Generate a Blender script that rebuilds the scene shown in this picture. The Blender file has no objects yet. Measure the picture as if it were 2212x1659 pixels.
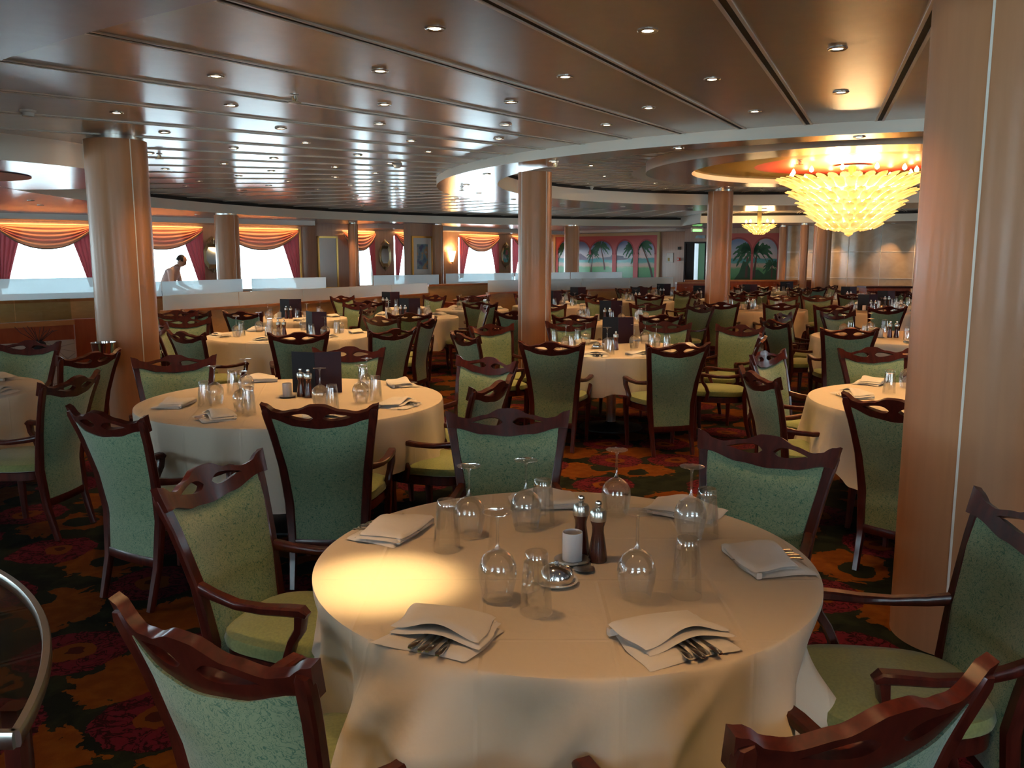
import bpy, bmesh, math, random
from math import sin, cos, pi, radians, atan2, sqrt, tan
from mathutils import Vector, Matrix, noise as mnoise
random.seed(7)
S = bpy.context.scene
COL = S.collection

# ------------------------------------------------------------------ camera, world, exposure
FPX, TH, HC = 1830.0, radians(8.53), 1.62
cam_d = bpy.data.cameras.new('camera'); cam = bpy.data.objects.new('camera', cam_d); COL.objects.link(cam)
cam_d.sensor_width = 36.0; cam_d.lens = 36.0*FPX/2212.0; cam_d.clip_start = 0.05; cam_d.clip_end = 200
cam.location = (0, 0, HC); cam.rotation_euler = (pi/2-TH, 0, 0)
S.camera = cam
S.view_settings.view_transform = 'Standard'; S.view_settings.look = 'None'
S.view_settings.gamma = 1.0; S.view_settings.use_curve_mapping = False
S.view_settings.exposure = 1.0
W = bpy.data.worlds.new('sky'); S.world = W; W.use_nodes = True
bg = W.node_tree.nodes['Background']; bg.inputs[0].default_value = (0.66, 0.87, 1.0, 1); bg.inputs[1].default_value = 11.0
cy = S.cycles
cy.max_bounces = 6; cy.diffuse_bounces = 3; cy.glossy_bounces = 3; cy.transmission_bounces = 4
cy.use_adaptive_sampling = True; cy.adaptive_threshold = 0.12; cy.adaptive_min_samples = 16
cy.transparent_max_bounces = 24; cy.caustics_reflective = False; cy.caustics_refractive = False
cy.sample_clamp_indirect = 6.0
WARM = (1.0, 0.56, 0.22)
SPOT_W = 20.5

def at(px, py, z):
    """point of the place at height z seen at this pixel of the 2212 x 1659 frame"""
    x = (px-1106)/FPX; v = -(py-829.5)/FPX
    d = (x, cos(TH)+v*sin(TH), -sin(TH)+v*cos(TH)); t = (z-HC)/d[2]
    return (d[0]*t, d[1]*t)
def pd(px, D): return ((px-1106)/FPX*D, D/cos(TH))

# ------------------------------------------------------------------ materials
MATS = {}
def mat(name, col=(.5,.5,.5), rough=.5, metal=0.0, spec=.5, coat=0.0, emis=None, es=0.0, sheen=0.0):
    m = bpy.data.materials.new(name); m.use_nodes = True
    b = m.node_tree.nodes['Principled BSDF']
    b.inputs['Base Color'].default_value = (*col, 1); b.inputs['Roughness'].default_value = rough
    b.inputs['Metallic'].default_value = metal; b.inputs['Specular IOR Level'].default_value = spec
    b.inputs['Coat Weight'].default_value = coat; b.inputs['Coat Roughness'].default_value = .12
    b.inputs['Sheen Weight'].default_value = sheen
    if emis: b.inputs['Emission Color'].default_value = (*emis, 1); b.inputs['Emission Strength'].default_value = es
    MATS[name] = m; return m
def N(m, t, **kw):
    n = m.node_tree.nodes.new(t)
    for k, v in kw.items():
        if k.startswith('i_'):
            k = k[2:]; n.inputs[int(k) if k.isdigit() else k.replace('_', ' ')].default_value = v
        else: setattr(n, k, v)
    return n
def LK(m, a, b): m.node_tree.links.new(a, b)
def ramp(m, fac, stops, interp='LINEAR'):
    r = N(m, 'ShaderNodeValToRGB'); r.color_ramp.interpolation = interp
    e = r.color_ramp.elements
    while len(e) < len(stops): e.new(.5)
    for el, (p, c) in zip(e, stops): el.position = p; el.color = (*c, 1)
    LK(m, fac, r.inputs[0]); return r.outputs[0]
def coords(m, scale=(1,1,1), kind='Object'):
    tc = N(m, 'ShaderNodeTexCoord'); mp = N(m, 'ShaderNodeMapping'); mp.inputs['Scale'].default_value = scale
    LK(m, tc.outputs[kind], mp.inputs[0]); return mp.outputs[0]
def P(m): return m.node_tree.nodes['Principled BSDF']
def noise(m, vec, scale, detail=4, dist=0.0):
    n = N(m, 'ShaderNodeTexNoise'); n.inputs['Scale'].default_value = scale; n.inputs['Detail'].default_value = detail
    n.inputs['Distortion'].default_value = dist
    LK(m, vec, n.inputs['Vector']); return n.outputs['Fac']
def bump(m, h, strength=.3, dist=.01):
    b = N(m, 'ShaderNodeBump'); b.inputs['Strength'].default_value = strength; b.inputs['Distance'].default_value = dist
    LK(m, h, b.inputs['Height']); LK(m, b.outputs[0], P(m).inputs['Normal'])
def MATH(m, op, a, b=None):
    n = N(m, 'ShaderNodeMath', operation=op)
    for i, v in enumerate((a, b)):
        if v is None: continue
        if isinstance(v, (int, float)): n.inputs[i].default_value = v
        else: LK(m, v, n.inputs[i])
    return n.outputs[0]
def MIX(m, f, a, b):
    n = N(m, 'ShaderNodeMix', data_type='RGBA')
    for s, v in (('Factor', f), ('A', a), ('B', b)):
        i = [k for k in n.inputs if k.name == s and (k.type == ('VALUE' if s == 'Factor' else 'RGBA'))][0]
        if isinstance(v, (int, float)): i.default_value = v
        elif isinstance(v, tuple): i.default_value = (*v, 1)
        else: LK(m, v, i)
    return [o for o in n.outputs if o.type == 'RGBA'][0]

def wood(name, c1, c2, rough, coat, scale=(1, 1, .12), ns=30, spec=.5):
    m = mat(name, c1, rough, coat=coat, spec=spec)
    n = noise(m, coords(m, scale), ns, 5, .6)
    LK(m, ramp(m, n, [(.3, c1), (.7, c2)]), P(m).inputs['Base Color']); return m
wood('mahogany', (.040, .0055, .0035), (.088, .013, .007), .34, .20, (1, 1, .2), 40, .3)
wood('column_veneer', (.46, .205, .092), (.51, .232, .108), .38, .05, (1, 1, .08), 22, .35)
wood('wall_veneer', (.46, .29, .215), (.54, .35, .26), .38, .15, (1, 1, .06), 16)
wood('orange_wood', (.42, .14, .035), (.52, .20, .06), .35, .2, (.3, .3, 1), 20)
wood('tan_wood', (.60, .34, .13), (.68, .40, .17), .4, .1, (.3, .3, 1), 20)
wood('red_wood', (.30, .045, .012), (.36, .07, .02), .4, .1, (1, 1, .2), 16)
mat('cream_trim', (.84, .78, .68), .45)
mat('metal_strip', (.86, .79, .68), .4)
mat('slot_dark', (.012, .009, .007), .7)
mat('chrome', (.75, .73, .70), .12, 1.0)
mat('brushed_steel', (.60, .57, .52), .28, 1.0)
mat('gold', (.62, .40, .12), .35, 1.0)
mat('old_gold', (.40, .33, .20), .35, 1.0)
mat('mirror', (.55, .55, .52), .04, 1.0)
mat('menu_black', (.008, .008, .012), .5, spec=.25)
mat('menu_plum', (.028, .007, .016), .5, spec=.25)
mat('white_china', (.75, .73, .68), .15)
mat('frosted_candle', (.78, .74, .72), .6)
mat('mill_wood', (.075, .016, .010), .2, coat=.5)
mat('paper', (.8, .78, .72), .7)
mat('lamp_glow', (1, .9, .7), .5, emis=(1, .80, .50), es=14)
mat('sconce_glow', (1, .8, .5), .5, emis=(1, .55, .2), es=5)
mat('cove_glow', (1, .6, .2), .5, emis=(1, .50, .12), es=1.0)
mat('bulb_glow', (1, .9, .7), .5, emis=(1, .72, .32), es=22)
mat('exit_green', (.1, .6, .15), .5, emis=(.25, .9, .2), es=1.2)
mat('black_thing', (.012, .012, .012), .5)
mat('ceiling_white', (.80, .75, .70), .4)
mat('skin', (.45, .24, .16), .5); mat('hair', (.01, .008, .008), .6); mat('shirt', (.68, .50, .48), .7); mat('trousers', (.02, .02, .025), .7)
mat('door_green', (.10, .28, .18), .5); mat('door_dark', (.02, .008, .006), .5)
mat('side_glass', (.02, .018, .016), .06, coat=.5)

# glossy ceiling laminate
def ceiling_mat(name, c1, c2, rough, coat):
    m = mat(name, c1, rough, coat=coat, spec=.6)
    n = noise(m, coords(m, (1, 1, 1)), 9, 6, .4)
    LK(m, ramp(m, n, [(.35, c1), (.65, c2)]), P(m).inputs['Base Color'])
    P(m).inputs['Coat Roughness'].default_value = .20
    return m
ceiling_mat('ceiling_laminate', (.45, .365, .275), (.48, .39, .295), .30, .95)
ceiling_mat('ring_laminate', (.31, .185, .105), (.345, .21, .125), .22, .6)
ceiling_mat('soffit_laminate', (.56, .47, .50), (.59, .50, .53), .25, .5)
# painted colour circle
m = mat('paint_yellow', (.36, .26, .035), .45)
m = mat('paint_red', (.62, .06, .03), .4)
m = mat('paint_orange', (.85, .25, .04), .7, spec=.2)

# chair damask
m = mat('damask', (.2, .3, .2), .62, sheen=.35)
v = coords(m)
wn = noise(m, v, 22, 2, 0)
w = N(m, 'ShaderNodeTexNoise'); w.inputs['Scale'].default_value = 44; w.inputs['Detail'].default_value = 1.0; w.inputs['Distortion'].default_value = 3.0
LK(m, v, w.inputs['Vector'])
band = MATH(m, 'ABSOLUTE', MATH(m, 'SUBTRACT', w.outputs['Fac'], .5))
cr = ramp(m, band, [(.014, (.045, .17, .105)), (.045, (.26, .35, .20))])
LK(m, cr, P(m).inputs['Base Color'])
LK(m, ramp(m, band, [(.012, (.75,)*3), (.05, (.5,)*3)]), P(m).inputs['Roughness'])
# seat velvet
m = mat('seat_fabric', (.23, .26, .085), .85, sheen=.4)
LK(m, ramp(m, noise(m, coords(m), 120, 3), [(.3, (.19, .23, .075)), (.7, (.27, .30, .10))]), P(m).inputs['Base Color'])

# linen
def linen(name, c):
    m = mat(name, c, .75, sheen=.15)
    v = coords(m)
    sp = N(m, 'ShaderNodeSeparateXYZ'); LK(m, v, sp.inputs[0])
    lx = MATH(m, 'SUBTRACT', 1, MATH(m, 'MINIMUM', MATH(m, 'MULTIPLY', MATH(m, 'ABSOLUTE', MATH(m, 'SUBTRACT', MATH(m, 'PINGPONG', MATH(m, 'ADD', sp.outputs[0], .07), .3), .15)), 120), 1))
    ly = MATH(m, 'SUBTRACT', 1, MATH(m, 'MINIMUM', MATH(m, 'MULTIPLY', MATH(m, 'ABSOLUTE', MATH(m, 'SUBTRACT', MATH(m, 'PINGPONG', sp.outputs[1], .35), .17)), 120), 1))
    h = MATH(m, 'ADD', MATH(m, 'ADD', lx, ly), MATH(m, 'MULTIPLY', noise(m, v, 9, 4), 3.0))
    bump(m, h, .25, .006)
    return m
linen('tablecloth', (.74, .63, .49))
m = mat('napkin', (.80, .74, .66), .8, sheen=.2); bump(m, noise(m, coords(m), 25, 3), .25, .006)

# drinking glass: mostly thin clear glass, partly refracting
def refracting(name, k):
    m = clear_glass(name, (.965, .97, .965), 1.85); nt = m.node_tree; o = [n for n in nt.nodes if n.type == 'OUTPUT_MATERIAL'][0]
    old = o.inputs[0].links[0].from_socket; g = nt.nodes.new('ShaderNodeBsdfGlass'); g.inputs['IOR'].default_value = 1.5; g.inputs['Roughness'].default_value = 0.0
    mx = nt.nodes.new('ShaderNodeMixShader'); mx.inputs[0].default_value = k
    nt.links.new(old, mx.inputs[1]); nt.links.new(g.outputs[0], mx.inputs[2]); nt.links.new(mx.outputs[0], o.inputs[0])
# thin clear glass
def clear_glass(name, tint=(.97, .98, .97), ior=1.5, rough=.02):
    m = bpy.data.materials.new(name); m.use_nodes = True; nt = m.node_tree; nt.nodes.clear()
    o = nt.nodes.new('ShaderNodeOutputMaterial'); mx = nt.nodes.new('ShaderNodeMixShader'); fr = nt.nodes.new('ShaderNodeFresnel')
    t = nt.nodes.new('ShaderNodeBsdfTransparent'); g = nt.nodes.new('ShaderNodeBsdfGlossy')
    fr.inputs[0].default_value = ior; t.inputs[0].default_value = (*tint, 1); g.inputs['Roughness'].default_value = rough
    g.inputs[0].default_value = (1, 1, 1, 1)
    ge = nt.nodes.new('ShaderNodeNewGeometry'); mu = nt.nodes.new('ShaderNodeMath'); mu.operation = 'SUBTRACT'; mu.use_clamp = True; nt.links.new(fr.outputs[0], mu.inputs[0]); nt.links.new(ge.outputs['Backfacing'], mu.inputs[1]); nt.links.new(mu.outputs[0], mx.inputs[0]); nt.links.new(t.outputs[0], mx.inputs[1]); nt.links.new(g.outputs[0], mx.inputs[2]); nt.links.new(mx.outputs[0], o.inputs[0])
    MATS[name] = m; return m
refracting('drinking_glass', .16)
clear_glass('window_glass', (.97, .99, .98), 1.4, .0)
clear_glass('balustrade_clear', (.80, .85, .82), 1.45, .02)
def frosted(name, col, k):
    m = bpy.data.materials.new(name); m.use_nodes = True; nt = m.node_tree; nt.nodes.clear()
    o = nt.nodes.new('ShaderNodeOutputMaterial'); mx = nt.nodes.new('ShaderNodeMixShader'); m2 = nt.nodes.new('ShaderNodeMixShader')
    t = nt.nodes.new('ShaderNodeBsdfTransparent'); d = nt.nodes.new('ShaderNodeBsdfDiffuse'); tr = nt.nodes.new('ShaderNodeBsdfTranslucent')
    for s in (d, tr): s.inputs[0].default_value = (*col, 1)
    t.inputs[0].default_value = (.85, .95, .98, 1)
    m2.inputs[0].default_value = .68; mx.inputs[0].default_value = k
    nt.links.new(d.outputs[0], m2.inputs[1]); nt.links.new(tr.outputs[0], m2.inputs[2])
    nt.links.new(t.outputs[0], mx.inputs[1]); nt.links.new(m2.outputs[0], mx.inputs[2]); nt.links.new(mx.outputs[0], o.inputs[0])
    MATS[name] = m; return m
frosted('frosted_glass', (.90, .94, .95), .85)
# chandelier glass: lit amber leaves
m = mat('chandelier_glass', (.9, .62, .25), .25, emis=(1.0, .52, .12), es=.62)
n = noise(m, coords(m), 9, 2); LK(m, ramp(m, n, [(.35, (1, .42, .07)), (.62, (1, .66, .22))]), P(m).inputs['Emission Color'])
mat('chandelier_core', (1, .8, .5), .4, emis=(1, .68, .25), es=2.2)

# curtains: the cove lamps' golden glow is painted into the swag's upper colours
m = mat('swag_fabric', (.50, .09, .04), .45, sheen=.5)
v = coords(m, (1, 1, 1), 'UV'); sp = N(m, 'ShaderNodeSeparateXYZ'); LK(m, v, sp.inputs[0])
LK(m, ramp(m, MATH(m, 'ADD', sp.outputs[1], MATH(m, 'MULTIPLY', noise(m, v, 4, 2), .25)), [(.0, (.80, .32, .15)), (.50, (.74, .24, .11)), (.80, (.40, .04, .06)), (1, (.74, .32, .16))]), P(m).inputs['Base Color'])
mat('drape_fabric', (.46, .06, .075), .5, sheen=.5)
mat('fringe', (.22, .15, .12), .8)

# both curtain cloths let some window light through
for nm, c in (('swag_fabric', (.95, .42, .25)), ('drape_fabric', (.85, .16, .20))):
    m = M_ = MATS[nm]; nt = m.node_tree; o = [n for n in nt.nodes if n.type == 'OUTPUT_MATERIAL'][0]; tr = nt.nodes.new('ShaderNodeBsdfTranslucent'); tr.inputs[0].default_value = (*c, 1)
    mx = nt.nodes.new('ShaderNodeMixShader'); mx.inputs[0].default_value = .10; nt.links.new(P(m).outputs[0], mx.inputs[1]); nt.links.new(tr.outputs[0], mx.inputs[2]); nt.links.new(mx.outputs[0], o.inputs[0])
# marble cladding
m = mat('marble', (.5, .4, .3), .18, coat=.3)
v = coords(m, (1, 1, 1.6)); n = noise(m, v, 1.6, 8, 1.2)
LK(m, ramp(m, n, [(.3, (.42, .29, .17)), (.55, (.52, .38, .24)), (.7, (.46, .33, .2))]), P(m).inputs['Base Color'])
m = mat('etched_panel', (.36, .31, .28), .35)
v = coords(m, (1, 1, 1)); w = N(m, 'ShaderNodeTexVoronoi', feature='DISTANCE_TO_EDGE'); w.inputs['Scale'].default_value = 6
mpn = noise(m, v, 3, 3); LK(m, v, w.inputs['Vector'])
LK(m, ramp(m, MATH(m, 'ADD', w.outputs['Distance'], MATH(m, 'MULTIPLY', mpn, .06)), [(.03, (.30, .25, .22)), (.06, (.55, .48, .42))]), P(m).inputs['Base Color'])

# carpet
def carpet():
    m = mat('carpet', (.1, .05, .02), .95, spec=.1)
    v = coords(m, (1, 1, 1))
    nz = N(m, 'ShaderNodeTexNoise'); nz.inputs['Scale'].default_value = 4.5; nz.inputs['Detail'].default_value = 5; nz.inputs['Roughness'].default_value = .62
    LK(m, v, nz.inputs['Vector'])
    vm = N(m, 'ShaderNodeVectorMath', operation='SUBTRACT'); LK(m, nz.outputs['Color'], vm.inputs[0]); vm.inputs[1].default_value = (.5, .5, .5)
    vs = N(m, 'ShaderNodeVectorMath', operation='SCALE'); LK(m, vm.outputs[0], vs.inputs[0]); vs.inputs['Scale'].default_value = .16
    va = N(m, 'ShaderNodeVectorMath', operation='ADD'); LK(m, v, va.inputs[0]); LK(m, vs.outputs[0], va.inputs[1])
    w = va.outputs[0]
    def vor(scale, rnd, off):
        mp = N(m, 'ShaderNodeMapping'); mp.inputs['Location'].default_value = off; LK(m, w, mp.inputs[0])
        n = N(m, 'ShaderNodeTexVoronoi', voronoi_dimensions='2D'); n.inputs['Scale'].default_value = scale; n.inputs['Randomness'].default_value = rnd
        LK(m, mp.outputs[0], n.inputs['Vector']); return n.outputs['Distance']
    f = vor(1.55, .35, (0, 0, 0)); l = vor(2.5, .6, (.3, .2, 0)); s = vor(1.55, .35, (.33, .32, 0))
    green = ramp(m, noise(m, w, 7, 3), [(.42, (.012, .017, .010)), (.6, (.035, .045, .022))])
    # orange leaves with ragged edges
    lf = MATH(m, 'ADD', s, MATH(m, 'MULTIPLY', noise(m, w, 6, 4, 1.5), .5))
    base = MIX(m, MATH(m, 'LESS_THAN', lf, .60), green, ramp(m, noise(m, w, 14, 2), [(.4, (.30, .075, .006)), (.7, (.40, .125, .012))]))
    leaf = MATH(m, 'LESS_THAN', MATH(m, 'ADD', l, MATH(m, 'MULTIPLY', noise(m, w, 9, 2), .12)), .30)
    base = MIX(m, leaf, base, (.022, .030, .018))
    # medallions
    pet = ramp(m, MATH(m, 'ABSOLUTE', MATH(m, 'SUBTRACT', noise(m, w, 11, 2, 2.0), .5)), [(.02, (.045, .004, .008)), (.06, (.26, .022, .045))])
    base = MIX(m, MATH(m, 'LESS_THAN', f, .34), base, pet)
    base = MIX(m, MATH(m, 'LESS_THAN', f, .13), base, (.33, .10, .012))
    base = MIX(m, MATH(m, 'LESS_THAN', f, .055), base, (.12, .02, .012))
    LK(m, MIX(m, .69, base, (0.0, 0.0, 0.0)), P(m).inputs['Base Color'])
    bump(m, noise(m, v, 300, 2), .3, .004)
carpet()
M = MATS

# ------------------------------------------------------------------ mesh helpers
class MB:
    def __init__(s): s.v = []; s.f = []; s.mi = []; s.sm = []
    def add(s, vs, fs, mi=0, smooth=True):
        o = len(s.v); s.v += [tuple(p) for p in vs]; s.f += [tuple(i+o for i in f) for f in fs]
        s.mi += [mi]*len(fs); s.sm += [smooth]*len(fs); return s
    def box(s, x0, x1, y0, y1, z0, z1, mi=0):
        v = [(x0,y0,z0),(x1,y0,z0),(x1,y1,z0),(x0,y1,z0),(x0,y0,z1),(x1,y0,z1),(x1,y1,z1),(x0,y1,z1)]
        return s.add(v, [(3,2,1,0),(4,5,6,7),(0,1,5,4),(1,2,6,5),(2,3,7,6),(3,0,4,7)], mi, False)
    def obox(s, p, q, z0, z1, t, mi=0, off=0.0):
        """upright slab from plan point p to q, t thick"""
        dx, dy = q[0]-p[0], q[1]-p[1]; L = math.hypot(dx, dy) or 1; nx, ny = -dy/L, dx/L
        a = [(p[0]+nx*(off-t/2), p[1]+ny*(off-t/2)), (q[0]+nx*(off-t/2), q[1]+ny*(off-t/2)), (q[0]+nx*(off+t/2), q[1]+ny*(off+t/2)), (p[0]+nx*(off+t/2), p[1]+ny*(off+t/2))]
        v = [(x, y, z0) for x, y in a]+[(x, y, z1) for x, y in a]
        return s.add(v, [(3,2,1,0),(4,5,6,7),(0,1,5,4),(1,2,6,5),(2,3,7,6),(3,0,4,7)], mi, False)
    def lathe(s, prof, n=24, cx=0, cy=0, mi=0, cap=True):
        v = [(cx+r*cos(2*pi*i/n), cy+r*sin(2*pi*i/n), z) for r, z in prof for i in range(n)]
        f = [(j*n+i, j*n+(i+1) % n, (j+1)*n+(i+1) % n, (j+1)*n+i) for j in range(len(prof)-1) for i in range(n)]
        s.add(v, f, mi)
        if cap:
            for j, rev in ((0, True), (len(prof)-1, False)):
                if prof[j][0] > 1e-4:
                    idx = [j*n+i for i in range(n)]; o = len(s.v)-len(v)
                    s.f.append(tuple(o+i for i in (idx[::-1] if rev else idx))); s.mi.append(mi); s.sm.append(False)
        return s
    def sweep(s, path, ws, hs, ref=(0, 0, 1), n=8, mi=0):
        """rounded-rectangle section along a path"""
        P_ = [Vector(p) for p in path]; k = len(P_); rings = []
        if not hasattr(ws, '__len__'): ws = [ws]*k
        if not hasattr(hs, '__len__'): hs = [hs]*k
        c = .72
        if n == 8: sec = [(1, c*.8), (c, 1), (-c, 1), (-1, c*.8), (-1, -c*.8), (-c, -1), (c, -1), (1, -c*.8)]
        else: sec = [(cos(2*pi*i/n), sin(2*pi*i/n)) for i in range(n)]
        vs = []
        for i, p in enumerate(P_):
            t = (P_[min(i+1, k-1)]-P_[max(i-1, 0)]).normalized(); side = t.cross(Vector(ref))
            side = side.normalized() if side.length > 1e-5 else Vector((1, 0, 0)); up = side.cross(t)
            for a, b in sec: vs.append(p+side*a*ws[i]/2+up*b*hs[i]/2)
        m = len(sec)
        f = [(j*m+i, j*m+(i+1) % m, (j+1)*m+(i+1) % m, (j+1)*m+i) for j in range(k-1) for i in range(m)]
        f += [tuple(range(m))[::-1], tuple((k-1)*m+i for i in range(m))]
        return s.add(vs, f, mi)
    def grid(s, fn, nu, nv, mi=0, closed=False):
        vs = [fn(i/nu, j/nv) for j in range(nv+1) for i in range(nu+1)]; w = nu+1
        return s.add(vs, [(j*w+i, j*w+i+1, (j+1)*w+i+1, (j+1)*w+i) for j in range(nv) for i in range(nu)], mi)
    def mesh(s, name, mats, fix=True, uv=None):
        me = bpy.data.meshes.new(name); me.from_pydata(s.v, [], s.f)
        for m in (mats if isinstance(mats, (list, tuple)) else [mats]): me.materials.append(M[m])
        me.polygons.foreach_set('material_index', s.mi); me.polygons.foreach_set('use_smooth', s.sm)
        if fix:
            b = bmesh.new(); b.from_mesh(me); bmesh.ops.recalc_face_normals(b, faces=b.faces); b.to_mesh(me); b.free()
        me.update()
        if any(s.sm) and hasattr(me, 'set_sharp_from_angle'): me.set_sharp_from_angle(angle=radians(38))
        return me
def link(name, data, parent=None, loc=None, rz=0.0):
    o = bpy.data.objects.new(name, data); COL.objects.link(o)
    if parent is not None: o.parent = parent
    if loc: o.location = loc
    if rz: o.rotation_euler = (0, 0, rz)
    return o
def tag(o, label=None, cat=None, group=None, kind=None):
    if label: o['label'] = label
    if cat: o['category'] = cat
    if group: o['group'] = group
    if kind: o['kind'] = kind
    return o
def struct(name, mb, mats, parent=None):
    o = link(name, mb.mesh(name, mats), parent)
    if parent is None: o['kind'] = 'structure'
    return o
def thing(name, label, cat, loc=(0, 0, 0), rz=0.0, group=None):
    return tag(link(name, None, None, loc, rz), label, cat, group)
def part(name, mb, mats, parent): return link(name, mb.mesh(name, mats), parent)
def dup(root, loc, rz=0.0, label=None, group=None):
    r = root.copy(); COL.objects.link(r); r.location = loc; r.rotation_euler = (0, 0, rz)
    if label: r['label'] = label
    if group: r['group'] = group
    for ch in list(root.children):
        c = ch.copy(); COL.objects.link(c); c.parent = r
        for g in list(ch.children):
            d = g.copy(); COL.objects.link(d); d.parent = c
    return r
def lerp(x, pts):
    if x <= pts[0][0]: return pts[0][1]
    for (a, b), (c, d) in zip(pts, pts[1:]):
        if x <= c:
            t = (x-a)/(c-a); return b+(d-b)*t
    return pts[-1][1]
def slerp(x, pts):
    if x <= pts[0][0]: return pts[0][1]
    for (a, b), (c, d) in zip(pts, pts[1:]):
        if x <= c:
            t = (x-a)/(c-a); t = t*t*(3-2*t); return b+(d-b)*t
    return pts[-1][1]
# ------------------------------------------------------------------ the room
ZC, ZI, ZR, ZS = 2.72, 2.88, 2.62, 2.48        # main ceiling, ceiling inside the ring, ring, perimeter soffit
C0 = (5.0, 12.9); CI = (4.7, 12.1); CD = (4.5, 11.5)
mb = MB().box(-26, 20, -8, 34, -.05, 0); fl = struct('floor', mb, 'carpet')
mb = MB().box(-26, 20, -8, 34, 3.02, 3.1); struct('ceiling_sky_blocker', mb, 'ceiling_white')  # unseen slab added above the stepped ceilings to keep sky light out
tag(bpy.data.objects['ceiling_sky_blocker'], kind='structure')

def annulus(mb, c1, r1, c2, r2, z, n=144, a0=0, a1=360, mi=0):
    vs = []
    for i in range(n+1):
        a = radians(a0+(a1-a0)*i/n); rr1 = r1(math.degrees(a)) if callable(r1) else r1
        vs += [(c1[0]+rr1*cos(a), c1[1]+rr1*sin(a), z), (c2[0]+r2*cos(a), c2[1]+r2*sin(a), z)]
    return mb.add(vs, [(2*i, 2*i+2, 2*i+3, 2*i+1) for i in range(n)], mi, False)
def hoop(mb, c, r, z0, z1, n=144, a0=0, a1=360, mi=0):
    vs = []
    for i in range(n+1):
        a = radians(a0+(a1-a0)*i/n); vs += [(c[0]+r*cos(a), c[1]+r*sin(a), z0), (c[0]+r*cos(a), c[1]+r*sin(a), z1)]
    return mb.add(vs, [(2*i, 2*i+2, 2*i+3, 2*i+1) for i in range(n)], mi, True)

RP = 11.55
struct('ceiling', annulus(MB(), C0, 5.6, C0, 11.8, ZC), 'ceiling_laminate')
struct('ceiling_inner', annulus(MB(), CD, .01, CI, 5.0, ZI), 'ceiling_laminate')
struct('ceiling_ring', annulus(MB(), CI, 4.9, C0, 6.1, ZR), 'ring_laminate')
mb = MB(); hoop(mb, C0, 6.1, ZR, ZC); hoop(mb, CI, 4.9, ZR, ZI-.05); struct('trim_1', mb, 'cream_trim')
mb = MB(); hoop(mb, CI, 4.91, ZI-.05, ZI); hoop(mb, C0, RP+.01, ZC-.06, ZC); hoop(mb, C0, 9.21, ZC-.06, ZC, 60, -12, 91); struct('trim_2', mb, 'slot_dark')
# perimeter soffit with the step in its edge
def rin(a): a = (a+180) % 360-180; return 9.2 if -12 < a < 91 else RP
mb = MB(); annulus(mb, C0, rin, C0, 32, ZS, 360); struct('ceiling_soffit', mb, 'soffit_laminate')
mb = MB(); hoop(mb, C0, RP, ZS, ZC-.06, 200, 91, 348); hoop(mb, C0, 9.2, ZS, ZC-.06, 80, -12, 91)
for a in (91, -12):
    ca, sa = cos(radians(a)), sin(radians(a)); mb.obox((C0[0]+9.2*ca, C0[1]+9.2*sa), (C0[0]+RP*ca, C0[1]+RP*sa), ZS, ZC, .02)
struct('trim_3', mb, 'cream_trim')
# radial strips: a dark air slot between two light metal edges
NA = 70
def radial(mb, a, r0, r1, z, hw, off, c=C0, zt=.004, mi=0):
    ca, sa = cos(a), sin(a)
    p = (c[0]+r0*ca-off*sa, c[1]+r0*sa+off*ca); q = (c[0]+r1*ca-off*sa, c[1]+r1*sa+off*ca)
    mb.obox(p, q, z-zt, z+.002, hw, mi)
slots, strips, slots_i, strips_i = MB(), MB(), MB(), MB()
for k in range(NA):
    a = radians(240.5+k*360/NA)
    radial(slots, a, 6.1, RP, ZC, .034, 0, zt=.003)
    for s_ in (-1, 1): radial(strips, a, 6.1, RP, ZC, .018, s_*.027, zt=.008)
    d = (cos(a), sin(a)); bx, by = C0[0]-CI[0], C0[1]-CI[1]
    bq = bx*d[0]+by*d[1]; R1 = -bq+sqrt(bq*bq-(bx*bx+by*by)+4.9*4.9)
    radial(slots_i, a, 3.2, R1, ZI, .034, 0, zt=.003)
    for s_ in (-1, 1): radial(strips_i, a, 3.2, R1, ZI, .013, s_*.024, zt=.005)
struct('trim_4', slots, 'slot_dark'); struct('trim_5', strips, 'metal_strip'); struct('trim_6', slots_i, 'slot_dark'); struct('trim_7', strips_i, 'metal_strip')
# disc above the chandelier with its painted circle
mb = MB(); annulus(mb, CD, 2.08, CD, 2.7, 2.75); struct('ceiling_disc', mb, 'ring_laminate')
mb = MB(); hoop(mb, CD, 2.7, 2.75, ZI); hoop(mb, CD, 2.08, 2.75, 2.82); struct('trim_8', mb, 'cream_trim')
struct('ceiling_painted_circle', annulus(MB(), (CD[0], CD[1]), .02, CD, 1.25, 2.82), 'paint_red'); struct('ceiling_painted_ring', annulus(MB(), CD, 1.25, CD, 2.08, 2.82), 'paint_yellow')
for n_ in ('ceiling_painted_circle', 'ceiling_painted_ring'): bpy.data.objects[n_]['kind'] = 'structure'
# second disc at the left
CL = (-6.25, 9.15)
struct('ceiling_left_disc', annulus(MB(), CL, .01, CL, 2.1, ZS+.004), 'soffit_laminate')
mb = MB(); hoop(mb, CL, 2.1, ZS+.004, ZC); struct('trim_9', mb, 'cream_trim')
struct('ceiling_orange_circle', annulus(MB(), (CL[0]+.3, CL[1]), .01, (CL[0]+.3, CL[1]), .78, ZS-.004), 'paint_orange')

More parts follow.
